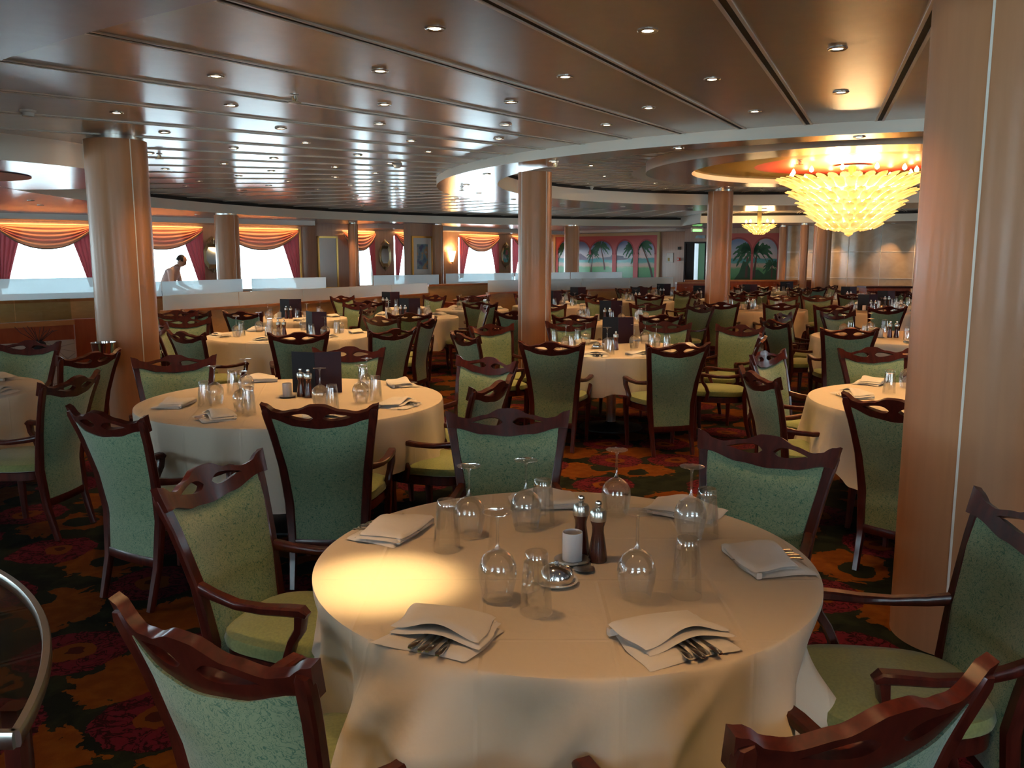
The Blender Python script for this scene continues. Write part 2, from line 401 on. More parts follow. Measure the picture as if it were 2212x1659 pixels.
# ---- walls
SEG = {}
def wall_pt(Pq, Q, px):
    k = (px-1106)/FPX*cos(TH); dx, dy = Q[0]-Pq[0], Q[1]-Pq[1]
    s = (k*Pq[1]-Pq[0])/(dx-k*dy); return (Pq[0]+s*dx, Pq[1]+s*dy)
HEAD, SILL, T = 2.26, .80, .16
WCOUNT = [0]; PORTALS = []
def wall_run(name, a, b, opens, m='wall_veneer', head=HEAD, sill=SILL, z1=3.02, flip=1):
    """wall from plan point a to b; opens = list of (t0, t1) distances along it. The room lies on the right of a->b times flip"""
    L = math.hypot(b[0]-a[0], b[1]-a[1]); d = ((b[0]-a[0])/L, (b[1]-a[1])/L)
    pt = lambda t: (a[0]+d[0]*t, a[1]+d[1]*t)
    mb = MB(); t = 0; off = flip*T/2
    for t0, t1 in opens:
        if t0 > t+1e-3: mb.obox(pt(t), pt(t0), 0, z1, T, 0, off)
        mb.obox(pt(t0), pt(t1), 0, sill, T, 0, off); mb.obox(pt(t0), pt(t1), head, z1, T, 0, off); t = t1
    if t < L-1e-3: mb.obox(pt(t), pt(L), 0, z1, T, 0, off)
    struct(name, mb, m)
    ang = atan2(d[1], d[0])
    for t0, t1 in opens:
        WCOUNT[0] += 1; w = t1-t0
        e = link('window_%d' % WCOUNT[0], None, None, (*pt(t0), 0), ang); e['kind'] = 'structure'
        y0 = flip*T*.5
        fr = MB()
        fr.box(0, w, y0-.03, y0+.03, sill, sill+.05); fr.box(0, w, y0-.03, y0+.03, head-.05, head); fr.box(0, .05, y0-.03, y0+.03, sill, head); fr.box(w-.05, w, y0-.03, y0+.03, sill, head)
        part('window_frame', fr, 'cream_trim', e); part('window_pane', MB().box(.05, w-.05, y0-.004, y0+.004, sill+.05, head-.05), 'window_glass', e)
        part('window_sill', MB().box(-.02, w+.02, min(-.1*flip, y0), max(-.1*flip, y0), sill-.03, sill), 'orange_wood', e)
        c = pt((t0+t1)/2); PORTALS.append((c, ang, w, (sill+head)/2, head-sill, flip))
    return pt, d, L
def dist(a, b): return math.hypot(a[0]-b[0], a[1]-b[1])
P1, P2 = pd(100, 18.0), pd(580, 20.8)
dW = ((P2[0]-P1[0])/dist(P1, P2), (P2[1]-P1[1])/dist(P1, P2))
A0 = (P1[0]-dW[0]*13, P1[1]-dW[1]*13); A1 = wall_pt(P1, P2, 652)
def opn(a, b, pxs): return [(dist(a, wall_pt(a, b, p)), dist(a, wall_pt(a, b, q))) for p, q in pxs]
o1 = [(1.2, 3.2), (4.2, 6.2)]+[o for o in opn(A0, A1, [(-268, -48), (-8, 205), (247, 441), (478, 646)]) if o[0] > 6.5]
ptA, dA, LA = wall_run('wall_left', A0, A1, o1)
B0, B1 = pd(655, 21.9), pd(775, 23.0)
wall_run('wall_left_panel', A1, B0, []); wall_run('wall_left_mirror_panel', B0, B1, [])
S3a, S3b = pd(790, 23.2), pd(1030, 26.8)
G0, G1 = wall_pt(S3a, S3b, 768), wall_pt(S3a, S3b, 1186)
o3 = opn(G0, G1, [(776, 809), (851, 926), (990, 1076), (1104, 1180)])
ptG, dG, LG = wall_run('wall_left_far', G0, G1, o3)
F0, F1, F2, F3, F4 = G1, pd(1478, 26.1), pd(1526, 25.8), pd(1690, 25.2), pd(1700, 24.0)
F5 = pd(2050, 21.6)
wall_run('wall_far', F0, F1, []); 
wall_run('wall_far_door', F1, F2, [(0.0, dist(F1, F2))], head=2.08, sill=0.001)
bpy.data.objects['window_%d' % WCOUNT[0]].name = 'door_1'
d1 = bpy.data.objects['door_1']
for c in list(d1.children): bpy.data.objects.remove(c)
PORTALS.pop()
dl = dist(F1, F2)
part('door_frame', MB().box(0, .05, -.03, .12, 0, 2.08).box(dl-.05, dl, -.03, .12, 0, 2.08).box(0, dl, -.03, .12, 2.03, 2.08), 'door_dark', d1)
part('door_leaf', MB().box(.05, .30, .05, .55, 0, 2.03), 'door_dark', d1)
struct('wall_passage', MB().obox((F1[0]-.3, F1[1]+1.6), (F2[0]+.8, F2[1]+1.6), 0, 3.0, .1), 'door_green')
wall_run('wall_far_mural', F2, F3, []); wall_run('wall_far_return', F3, F4, []); wall_run('wall_far_marble', F4, F5, [], 'marble')
wall_run('wall_right_far', F5, (17.5, 19.0), [], 'marble'); wall_run('wall_right', (17.5, 19.0), (17.5, -6.5), [(5+8*k, 7.6+8*k) for k in range(1)])
wall_run('wall_back', (17.5, -6.5), (-12, -6.5), [(9.5+6.0*k, 12.0+6.0*k) for k in range(3)])
wall_run('wall_left_near', (-12, -6.5), A0, [(4.0+5*k, 6.4+5*k) for k in range(3)])
# joints of the marble cladding
mb = MB()
dM = ((F5[0]-F4[0])/dist(F4, F5), (F5[1]-F4[1])/dist(F4, F5))
for k in range(1, 5):
    t = k*dist(F4, F5)/5; q = (F4[0]+dM[0]*t, F4[1]+dM[1]*t); mb.obox(q, (q[0]+dM[0]*.015, q[1]+dM[1]*.015), .1, ZS, .01, 0, -.006)
for z in (1.05, 1.75): mb.obox(F4, F5, z, z+.012, .008, 0, -.006)
struct('trim_10', mb, 'metal_strip')
# light pelmet band above the windows
mb = MB()
for a, b in ((A0, A1), (G0, G1)): mb.obox(a, b, 2.37, ZS+.02, .9, 0, -.45)
mb.obox(F0, F1, 2.40, ZS+.02, .5, 0, -.25)
struct('trim_11', mb, 'ceiling_white')

# daylight comes only through the window openings: portals guide the renderer to them
for c, ang, w, zc, h, flip in PORTALS:
    ld = bpy.data.lights.new('window_portal', 'AREA'); ld.shape = 'RECTANGLE'; ld.size = w; ld.size_y = h; ld.cycles.is_portal = True
    lo = link('window_portal', ld); n = Vector((sin(ang), -cos(ang), 0))*flip     # into the room
    lo.location = Vector((c[0], c[1], zc))-n*(T+.02)
    lo.rotation_euler = (-n).to_track_quat('Z', 'Y').to_euler()

# ---- curtains: swag, two side drapes, fringe
def curtain(px0, px1, a, b, which, head=HEAD, drapes=(1, 1), full=None):
    p, q = wall_pt(a, b, px0), wall_pt(a, b, px1)
    w = dist(p, q); ang = atan2(q[1]-p[1], q[0]-p[0])
    e = thing('window_curtain', which, 'curtain', (*p, 0), ang)
    zt = head+.02
    sag = lambda u: .06+.42*(1-abs(2*u-1)**2.2)
    def sw(u, v):
        x = w*(.02+.96*u); z = zt-v*sag(u)
        ph = v*5.2; y = -.06-.035*abs(sin(pi*ph))*(.35+.65*sin(pi*u))-.04*v
        return (x, y, z)
    mb = MB().grid(sw, 40, 44); sg = part('swag', mb, 'swag_fabric', e)
    uvl = sg.data.uv_layers.new(name='UVMap')
    for li, l in enumerate(sg.data.loops):
        co = sg.data.vertices[l.vertex_index].co; uu = (co.x/w-.02)/.96; uvl.data[li].uv = (uu, (zt-co.z)/max(sag(min(max(uu, 0), 1)), .01))
    fb = MB().sweep([(w*(.02+.96*i/30), -.10, zt-sag(i/30)-.008) for i in range(31)], .02, .035, n=6); part('fringe', fb, 'fringe', e)
    for s_ in range(2):
        if not drapes[s_]: continue
        def dr(u, v):
            z = zt-.03-v*(zt-1.0); inner = w*(.27-.19*v**1.35-.02*sin(v*pi)); x = .01+(inner-.01)*u
            y = -.03-.028*abs(sin(u*pi*4.5+v*.6))-.005
            return ((w-x) if s_ else x, y, z)
        part('side_drape', MB().grid(dr, 60, 26), 'drape_fabric', e)
    part('cove_lamp', MB().box(.02, w-.02, -.055, -.035, zt+.012, zt+.032), 'cove_glow', e)
    la = bpy.data.lights.new('cove_light', 'AREA'); la.shape = 'RECTANGLE'; la.size = w*.9; la.size_y = .04; la.energy = 2.6; la.color = (1, .60, .24)
    lo = link('cove_light', la, e, (w/2, -.17, zt+.05)); lo.rotation_euler = (radians(12), 0, 0)
    return e
curtain(-8, 205, A0, A1, 'red gold-lit swagged curtain on the leftmost window in view')
curtain(247, 441, A0, A1, 'red gold-lit swagged curtain around the window behind the bending person')
curtain(478, 646, A0, A1, 'red gold-lit swagged curtain right of the slim pillar at the left windows')
curtain(738, 809, G0, G1, 'red gold-lit curtain left of the ornate mirror between two windows', drapes=(0, 1))
curtain(851, 926, G0, G1, 'red gold-lit curtain right of the ornate mirror, partly behind a framed picture', drapes=(1, 1))
curtain(990, 1076, G0, G1, 'red gold-lit curtain beside the glowing wall sconce')
curtain(1104, 1180, G0, G1, 'red gold-lit curtain half hidden by the middle column')
# gilt edge beside the window right of the slim pillar
p = wall_pt(A0, A1, 647); struct('trim_12', MB().obox(p, (p[0]+.03, p[1]+.02), .8, HEAD+.04, .04, 0, -.03), 'gold')

# ---- things on the walls
def on_wall(a, b, px, z=0, off=.02):
    q = wall_pt(a, b, px); L = dist(a, b); d = ((b[0]-a[0])/L, (b[1]-a[1])/L); n = (d[1], -d[0])
    return (q[0]+n[0]*off, q[1]+n[1]*off, z), atan2(d[1], d[0])
def picture(name, label, cat, a, b, px0, px1, z0, z1, inner, fm='gold', fw=.05, off=.02):
    p, ang = on_wall(a, b, px0, 0, off); q, _ = on_wall(a, b, px1, 0, off); w = dist(p, q)
    e = thing(name, label, cat, p, ang)
    part('picture_frame' if name != 'wall_mirror' else 'mirror_frame', MB().box(0, w, -.03, .015, z0, z0+fw).box(0, w, -.03, .015, z1-fw, z1).box(0, fw, -.03, .015, z0, z1).box(w-fw, w, -.03, .015, z0, z1), fm, e)
    part(*inner[0:1], MB().box(fw, w-fw, -.012, .015, z0+fw, z1-fw), inner[1], e)
    return e, w
m = mat('print_glazed', (.74, .76, .76), .08, coat=1.0, spec=.8)  # pale base stands in for the window reflected in the tall glass
picture('wall_mirror', 'tall gilt framed glass reflecting the window, left of a slim pilaster', 'mirror', B0, B1, 685, 729, .78, 2.16, ('mirror_glass', 'print_glazed'))
# pilaster standing out from the wall, with a framed print
pp0, pp1 = pd(887, 22.0), pd(936, 22.6)
mb = MB().obox(pp0, pp1, 0, 2.6, .25, 0, .13); struct('wall_pilaster', mb, 'wall_veneer')
e, w = picture('framed_print', 'gilt framed blue and orange print beside the far slim column', 'picture', pp0, pp1, 889, 934, 1.02, 2.16, ('mount', 'print_glazed'), off=.0)
m = mat('print_image', (.2, .3, .4), .3, coat=.8); v = coords(m); LK(m, ramp(m, noise(m, v, 5, 4), [(.35, (.06, .09, .22)), (.5, (.15, .3, .38)), (.62, (.5, .28, .12)), (.75, (.4, .42, .45))]), P(m).inputs['Base Color'])
part('print_image', MB().box(w*.24, w*.76, -.016, 0, 1.3, 1.95), 'print_image', e)
# ornate mirrors
def ornate(px, a, b, label, s=1.0):
    p, ang = on_wall(a, b, px, 1.66, .03); e = thing('ornate_mirror', label, 'mirror', p, ang, None)
    o = [(-.13, .26), (-.21, .12), (-.21, -.16), (-.12, -.30), (.12, -.30), (.21, -.16), (.21, .12), (.13, .26)]
    o = [(x*s, z*s) for x, z in o]; k = len(o)
    mb = MB(); inn = [(x*.68, z*.72) for x, z in o]
    vs = [(x, 0, z) for x, z in o]+[(x, -.05, z) for x, z in o]+[(x, -.03, z) for x, z in inn]
    f = [(i, (i+1) % k, k+(i+1) % k, k+i) for i in range(k)]+[(k+i, k+(i+1) % k, 2*k+(i+1) % k, 2*k+i) for i in range(k)]
    mb.add(vs, f, 0, False); part('mirror_frame', mb, 'old_gold', e)
    part('mirror_glass', MB().add([(x, -.028, z) for x, z in inn], [tuple(range(k))], 0, False), 'mirror', e)
    cb = MB()
    for t in range(9):
        u = (t-4)/4; cb.sweep([(u*.13*s, -.03, .25*s), (u*.16*s, -.045, (.30+.05*(1-u*u))*s), (u*.07*s, -.03, (.37+.08*(1-abs(u)))*s)], [.035*s, .03*s, .008], .02, n=6)
    for t in range(7):
        u = (t-3)/3; cb.sweep([(u*.1*s, -.03, -.28*s), (u*.12*s, -.045, -.33*s), (u*.04*s, -.03, (-.37-.07*(1-abs(u)))*s)], [.03*s, .025*s, .006], .02, n=6)
    part('carved_crest', cb, 'old_gold', e)
ornate(829, G0, G1, 'ornate eight-sided gilt mirror hanging between two curtained windows')
ornate(1090, G0, G1, 'ornate gilt mirror on the wall just left of the middle column')
ornate(458, A0, A1, 'ornate gilt mirror partly hidden by the slim column, right of the bending person')
# sconces
def sconce(px, z, a, b, label):
    p, ang = on_wall(a, b, px, z, .03); e = thing('wall_sconce', label, 'wall lamp', p, ang)
    mb = MB(); mb.grid(lambda u, v: (.16*(1-.65*v**1.4)*cos(pi+pi*u), .10*(1-.65*v**1.4)*sin(pi+pi*u), .14-.33*v), 16, 10); part('shade', mb, 'sconce_glow', e)
    part('finial', MB().lathe([(.002, -.25), (.02, -.22), (.03, -.19), (.005, -.17)], 10, 0, -.02), 'gold', e)
    ld = bpy.data.lights.new('sconce_light', 'POINT'); ld.energy = 7; ld.color = WARM; ld.shadow_soft_size = .08; link('sconce_light', ld, e, (0, -.12, .22))
sconce(974, 1.66, G0, G1, 'glowing shell-shaped wall sconce between the framed print and a curtain')
# notice, alarm boxes, exit sign
def plate(name, label, cat, px, z0, z1, w, a, b, m, d=.02, off=.01):
    p, ang = on_wall(a, b, px, 0, off); e = thing(name, label, cat, p, ang); part('board', MB().box(-w/2, w/2, -d, 0, z0, z1), m, e); return e
e = plate('wall_notice', 'white notice sheet with a yellow patch on the wall left of the far doorway', 'notice', 1448, 1.45, 1.75, .24, F0, F1, 'paper')
part('yellow_patch', MB().box(-.07, 0, -.025, -.02, 1.49, 1.59), 'paint_yellow', e)
e = plate('alarm_box', 'small red alarm box beside the white notice', 'alarm', 1468, 1.50, 1.60, .08, F0, F1, 'paint_red', .06); part('button', MB().lathe([(.025, 0), (.025, .02)], 12), 'white_china', e); e.children[1].rotation_euler = (pi/2, 0, 0); e.children[1].location = (0, -.06, 1.55)
e = plate('alarm_sounder', 'small dark sounder high on the wall above the alarm box', 'alarm', 1468, 1.84, 1.93, .08, F0, F1, 'black_thing', .05)
q = pd(1504, 24.4); e = thing('exit_sign', 'small green lit sign hanging from the ceiling before the far doorway', 'sign', (q[0], q[1], 2.40), 0)
part('housing', MB().box(-.17, .17, -.03, .03, -.07, .05), 'cream_trim', e); part('sign_face', MB().box(-.13, .13, -.034, -.03, -.06, .0), 'exit_green', e); part('hanger', MB().box(-.01, .01, -.01, .01, .06, .085), 'black_thing', e)
p, ang = on_wall(F1, F2, 1512, 0, .02); e = thing('door_sign', 'small dark sign plate above the far doorway', 'sign', p, ang); part('board', MB().box(-.15, .15, -.03, 0, 2.18, 2.27), 'print_image', e)

# ---- murals: flat paintings of an arcade on a tropical beach
def beach_mat(name, z0, z1):
    m = mat(name, (.3, .4, .5), .5, coat=.2); v = coords(m); sp = N(m, 'ShaderNodeSeparateXYZ'); LK(m, v, sp.inputs[0])
    t = MATH(m, 'DIVIDE', MATH(m, 'SUBTRACT', sp.outputs[2], z0), z1-z0); t = MATH(m, 'ADD', t, MATH(m, 'MULTIPLY', MATH(m, 'SUBTRACT', noise(m, v, 3.5, 4), .5), .09))
    LK(m, ramp(m, t, [(0, (.05, .26, .09)), (.22, (.10, .34, .12)), (.27, (.55, .40, .28)), (.33, (.50, .42, .34)), (.36, (.07, .36, .33)), (.44, (.05, .28, .32)), (.47, (.60, .50, .50)), (.62, (.40, .46, .58)), (.8, (.13, .23, .48)), (1, (.06, .13, .36))]), P(m).inputs['Base Color'])
beach_mat('beach_painting', .95, 2.35)
mat('arcade_pink', (.60, .13, .13), .55); mat('palm_paint', (.025, .13, .065), .6); mat('trunk_paint', (.10, .06, .05), .6); mat('ship_paint', (.25, .26, .32), .6); mat('hill_paint', (.26, .24, .34), .6); mat('foliage_paint', (.03, .10, .05), .6); mat('frame_cream', (.60, .46, .26), .5); mat('arcade_shadow', (.40, .07, .08), .55)
def mural(label, a, b, px0, px1, z0, z1, arches, palms, extra, frame=True):
    p, ang = on_wall(a, b, px0, 0, .03); q, _ = on_wall(a, b, px1, 0, .03); w = dist(p, q)
    e = thing('mural', label, 'painting', p, ang)
    part('canvas', MB().box(0, w, -.01, 0, z0, z1), 'beach_painting', e)
    fx = lambda f: f*w
    mb = MB(); xs = [0.0]; top = z1
    for (c, hw, zs) in arches: xs += [c-hw, c+hw]
    xs.append(1.0)
    for i in range(0, len(xs), 2): mb.box(fx(xs[i]), fx(xs[i+1]), -.03, -.02, z0, top)
    for (c, hw, zs) in arches:
        n = 20; R = fx(hw); H = top-zs-.16
        pts = [(fx(c)-R*cos(pi*i/n), zs+H*sin(pi*i/n)) for i in range(n+1)]
        vs = [(x, -.03, z) for x, z in pts]+[(x, -.03, top) for x, z in pts]
        mb.add(vs, [(i, i+1, n+2+i, n+1+i) for i in range(n)], 0, False)
    part('arcade', mb, 'arcade_pink', e)
    cb = MB()
    for (c, hw, zs) in arches:
        for s_ in (-1, 1): cb.box(fx(c+s_*hw)-.05*(s_ < 0)-.0, fx(c+s_*hw)+.05*(s_ > 0), -.04, -.03, zs-.05, zs)
        n = 20; R = fx(hw); H = top-zs-.16
        o = [(fx(c)-R*cos(pi*i/n), zs+H*sin(pi*i/n)) for i in range(n+1)]; i_ = [(fx(c)-(R+.05)*cos(pi*i/n), zs+(H+.05)*sin(pi*i/n)) for i in range(n+1)]
        cb.add([(x, -.034, z) for x, z in o]+[(x, -.034, z) for x, z in i_], [(i, i+1, n+2+i, n+1+i) for i in range(n)], 0, False)
    part('arch_moulding', cb, 'arcade_shadow', e)
    for (x0, zb, x1, zt, s) in palms:
        tb = MB(); n = 8; vs = []
        for i in range(n+1):
            t = i/n; x = fx(x0+(x1-x0)*t**1.4); z = zb+(zt-zb)*t; hw = .035*s*(1-.5*t); vs += [(x-hw, -.014, z), (x+hw, -.014, z)]
        tb.add(vs, [(2*i, 2*i+1, 2*i+3, 2*i+2) for i in range(n)], 0, False); part('palm_trunk', tb, 'trunk_paint', e)
        fb = MB()
        for k in range(11):
            A_ = radians(-40+k*26); L = .42*s*(.8+.3*random.random()); vs = []
            for i in range(9):
                t = i/8; x = fx(x1)+cos(A_)*L*t; z = zt+sin(A_)*L*t-.55*L*t*t; hw = (.02+.05*sin(pi*t))*s*(1.0 if i % 2 else .55)
                vs += [(x+sin(A_)*hw*.6, -.016, z+hw), (x-sin(A_)*hw*.6, -.016, z-hw)]
            fb.add(vs, [(2*i, 2*i+1, 2*i+3, 2*i+2) for i in range(8)], 0, False)
        part('palm_fronds', fb, 'palm_paint', e)
    for nm, mt, poly in extra:
        part(nm, MB().add([(fx(x), -.0125, z) for x, z in poly], [tuple(range(len(poly)))], 0, False), mt, e)
    if frame:
        fw = .09; part('picture_frame', MB().box(-fw, w+fw, -.06, 0, z1, z1+fw).box(-fw, w+fw, -.06, 0, z0-fw, z0).box(-fw, 0, -.06, 0, z0, z1).box(w, w+fw, -.06, 0, z0, z1), 'frame_cream', e)
    return e
hills = [('painted_hill', 'hill_paint', [(.06, 1.52), (.13, 1.55), (.22, 1.70), (.26, 1.74), (.33, 1.57), (.36, 1.52)]),
         ('painted_ship', 'ship_paint', [(.47, 1.54), (.62, 1.51), (.73, 1.54), (.73, 1.58), (.69, 1.59), (.685, 1.65), (.57, 1.69), (.56, 1.63), (.48, 1.59)])]
mural('wide mural of pink arches opening on a palm beach with a ship', F0, F1, 1203, 1422, .85, 2.30,
      [(.10, .075, 1.75), (.26, .10, 1.75), (.47, .11, 1.75), (.70, .08, 1.75), (.90, .075, 1.75)],
      [(.14, .95, .09, 1.95, .9), (.505, 1.2, .46, 1.98, .9), (.37, 1.1, .39, 1.75, .7), (.96, .9, .85, 2.0, 1.2), (.80, 1.0, .76, 1.95, .8)], hills)
bush = [('painted_bush', 'foliage_paint', [(.20, .9), (.30, 1.15), (.36, 1.5), (.44, 1.45), (.5, 1.2), (.62, 1.25), (.72, 1.1), (.85, 1.3), (.95, 1.2), (.98, .9)])]
mural('mural of two pink arches with dark palms, right of the far doorway', F2, F3, 1560, 1688, .85, 2.32,
      [(.27, .22, 1.75), (.73, .20, 1.75)], [(.42, 1.0, .44, 1.85, 1.1), (.55, 1.0, .60, 1.85, 1.1), (.85, 1.0, .85, 1.4, .7)], bush, False)

# ---- columns: veneered round columns with light seams and a steel top collar
COLS = []
def column(label, x, y, r, ztop, seams=(-60,), cap=True):
    COLS.append((x, y, r))
    e = thing('column', label, 'column', (x, y, 0)); e['kind'] = 'thing'
    part('shaft', MB().lathe([(r, 0), (r, ztop-.035)], 64, cap=False), 'column_veneer', e)
    if cap: part('top_collar', MB().lathe([(r-.03, ztop-.035), (r-.03, ztop)], 48, cap=False).lathe([(r, ztop-.035), (r-.03, ztop-.034)], 48, cap=False), 'brushed_steel', e)
    vb = atan2(-y, -x)
    for s_ in seams:
        a = vb+radians(s_); part('seam_strip', MB().obox(((r-.004)*cos(a), (r-.004)*sin(a)), ((r+.003)*cos(a), (r+.003)*sin(a)), .1, ztop-.035, .009), 'cream_trim', e)
    return e
column('thick veneered column at the right edge, nearest of all', 1.93, 3.47, .27, ZS+.24, (-10,))
p = pd(266, 8.05); column('thick veneered column at the left beside the ice bucket', p[0], p[1], .272, ZC, (26, -85))
p = pd(1155, 9.95); column('middle veneered column under the dropped ceiling ring', p[0], p[1], .195, ZR, (42, -50), False)
p = pd(1552, 16.3); column('veneered column left of the chandelier', p[0], p[1], .235, ZI, (-35,))
p = pd(493, 17.1); column('veneered column right of the bending person', p[0], p[1], .235, ZS, (38,))
p = pd(1235, 23.2); column('slim column in front of the wide arched mural', p[0], p[1], .205, ZS, (55,))
p = pd(764, 21.6); column('slim grey column right of the tall gilt glass', p[0], p[1], .125, ZS, (20, 40))
p = pd(946, 22.4); column('slim column right of the framed print', p[0], p[1], .14, ZS, (40,))
p = pd(1775, 21.5); column('column below the chandelier, against the marble wall', p[0], p[1], .22, ZS, (-40,))
p = pd(1689, 23.6); column('slim column right of the two-arched mural', p[0], p[1], .10, ZS, ())
p = pd(1757, 21.9); column('slim column close left of the one below the chandelier', p[0]-.16, p[1]+.3, .11, ZS, ())

# ---- low walls with frosted glass
def balustrade(label, pts, zc, g0, g1, pane, gm='frosted_glass', body='tan_wood', cap='orange_wood', glass=None, group=None):
    e = thing('balustrade', label, 'balustrade', (0, 0, 0), 0, group)
    mb, cb = MB(), MB()
    for a, b in zip(pts, pts[1:]):
        mb.obox(a, b, 0, zc-.04, .08); cb.obox(a, b, zc-.04, zc, .14)
    part('panelled_body', mb, body, e); part('cap_rail', cb, cap, e)
    if g1 > g0:
        for i, (a, b) in enumerate(zip(pts, pts[1:])):
            if glass and not glass[i]: continue
            L = dist(a, b); n = max(1, round(L/pane))
            for k in range(n):
                t0, t1 = (k+.006)/n, (k+1-.006)/n
                part('glass_panel', MB().obox((a[0]+(b[0]-a[0])*t0, a[1]+(b[1]-a[1])*t0), (a[0]+(b[0]-a[0])*t1, a[1]+(b[1]-a[1])*t1), g0, g1, .012), gm, e)
    return e
b0, b1, b2 = pd(345, 12.2), pd(650, 14.7), pd(922, 18.2)
balustrade('front wooden balustrade with frosted glass running behind the left tables', [b0, b1, b2], .85, .85, 1.065, 1.5)
r0, r1, r2 = pd(905, 18.7), pd(1055, 18.6), pd(1055, 18.6)
balustrade('low tan wooden ramp wall between the two frosted balustrades', [pd(922, 18.5), pd(1053, 19.6)], 1.02, 0, 0, 1)
balustrade('sloping low red-brown wall in front of the ramp, beside the middle column', [pd(985, 15.6), pd(1053, 17.6)], .84, 0, 0, 1, body='red_wood', cap='red_wood')
balustrade('wooden balustrade with frosted glass running right from the middle column', [pd(1053, 17.8), pd(1256, 19.3), pd(1456, 21.0)], .88, .88, 1.13, 1.4)
balustrade('rear frosted balustrade before the window with the bending person', [pd(212, 13.4), pd(345, 14.6), pd(522, 16.4)], .95, .95, 1.20, 1.9)
balustrade('rear frosted balustrade below the tall gilt glass', [pd(540, 16.6), pd(703, 17.8)], .95, .95, 1.20, 1.3)
balustrade('rear frosted balustrade below the ornate mirror', [pd(805, 19.5), pd(948, 20.4)], .95, .95, 1.20, 1.3)
balustrade('rear frosted balustrade below the glowing sconce', [pd(962, 20.6), pd(1112, 21.5), pd(1345, 23.0)], .95, .95, 1.22, 1.5)
balustrade('tan wooden balustrade with frosted glass below the leftmost window', [pd(-160, 11.0), pd(210, 12.6)], 1.02, 1.02, 1.32, 2.6)
# the near left screen: clear glass over a rail, etched panels below, orange end post
e = thing('glass_screen', 'glass screen with orange rail and etched grey panels at the left edge', 'screen')
s0, s1 = pd(-260, 8.9), pd(146, 10.3)
part('hand_rail', MB().obox(s0, s1, .80, .86, .12), 'orange_wood', e); part('etched_panel', MB().obox(s0, s1, .05, .62, .04), 'etched_panel', e)
part('red_band', MB().obox(s0, s1, .62, .80, .05), 'red_wood', e)
for t0, t1 in ((0, .33), (.335, .66), (.665, .995)):
    part('glass_panel', MB().obox((s0[0]+(s1[0]-s0[0])*t0, s0[1]+(s1[1]-s0[1])*t0), (s0[0]+(s1[0]-s0[0])*t1, s0[1]+(s1[1]-s0[1])*t1), .86, 1.12, .012), 'balustrade_clear', e)
part('end_post', MB().obox(pd(147, 10.35), pd(192, 10.5), 0, .86, .14), 'red_wood', e)
e = thing('glass_screen', 'etched grey panel with red-brown top in front of the wooden ramp', 'screen')
s0, s1 = pd(983, 15.0), pd(1056, 15.2)
part('etched_panel', MB().obox(s0, s1, .05, .72, .04), 'etched_panel', e)
e = thing('partition', 'red-orange wooden partition end between the small tables and the ramp', 'partition'); part('board', MB().obox(pd(945, 15.6), pd(983, 15.3), 0, .80, .10), 'red_wood', e)
balustrade('low orange-capped counter below the two-arched mural', [pd(1480, 22.4), pd(1760, 22.4)], 1.02, 0, 0, 1, body='red_wood')
balustrade('orange-capped counter end before the far doorway', [pd(1462, 21.6), pd(1530, 21.8)], .98, 0, 0, 1, body='red_wood')
e = thing('sideboard', 'low dark wooden sideboard against the marble wall at the right', 'sideboard', (*pd(1915, 17.6), 0), 0)
part('cabinet_body', MB().box(-.45, .45, -.2, .2, 0, .98), 'red_wood', e); part('worktop', MB().box(-.48, .48, -.23, .23, .98, 1.02), 'mahogany', e)
for k in range(3): part('door', MB().box(-.43+.29*k, -.16+.29*k, -.22, -.2, .14, .92), 'mahogany', e)
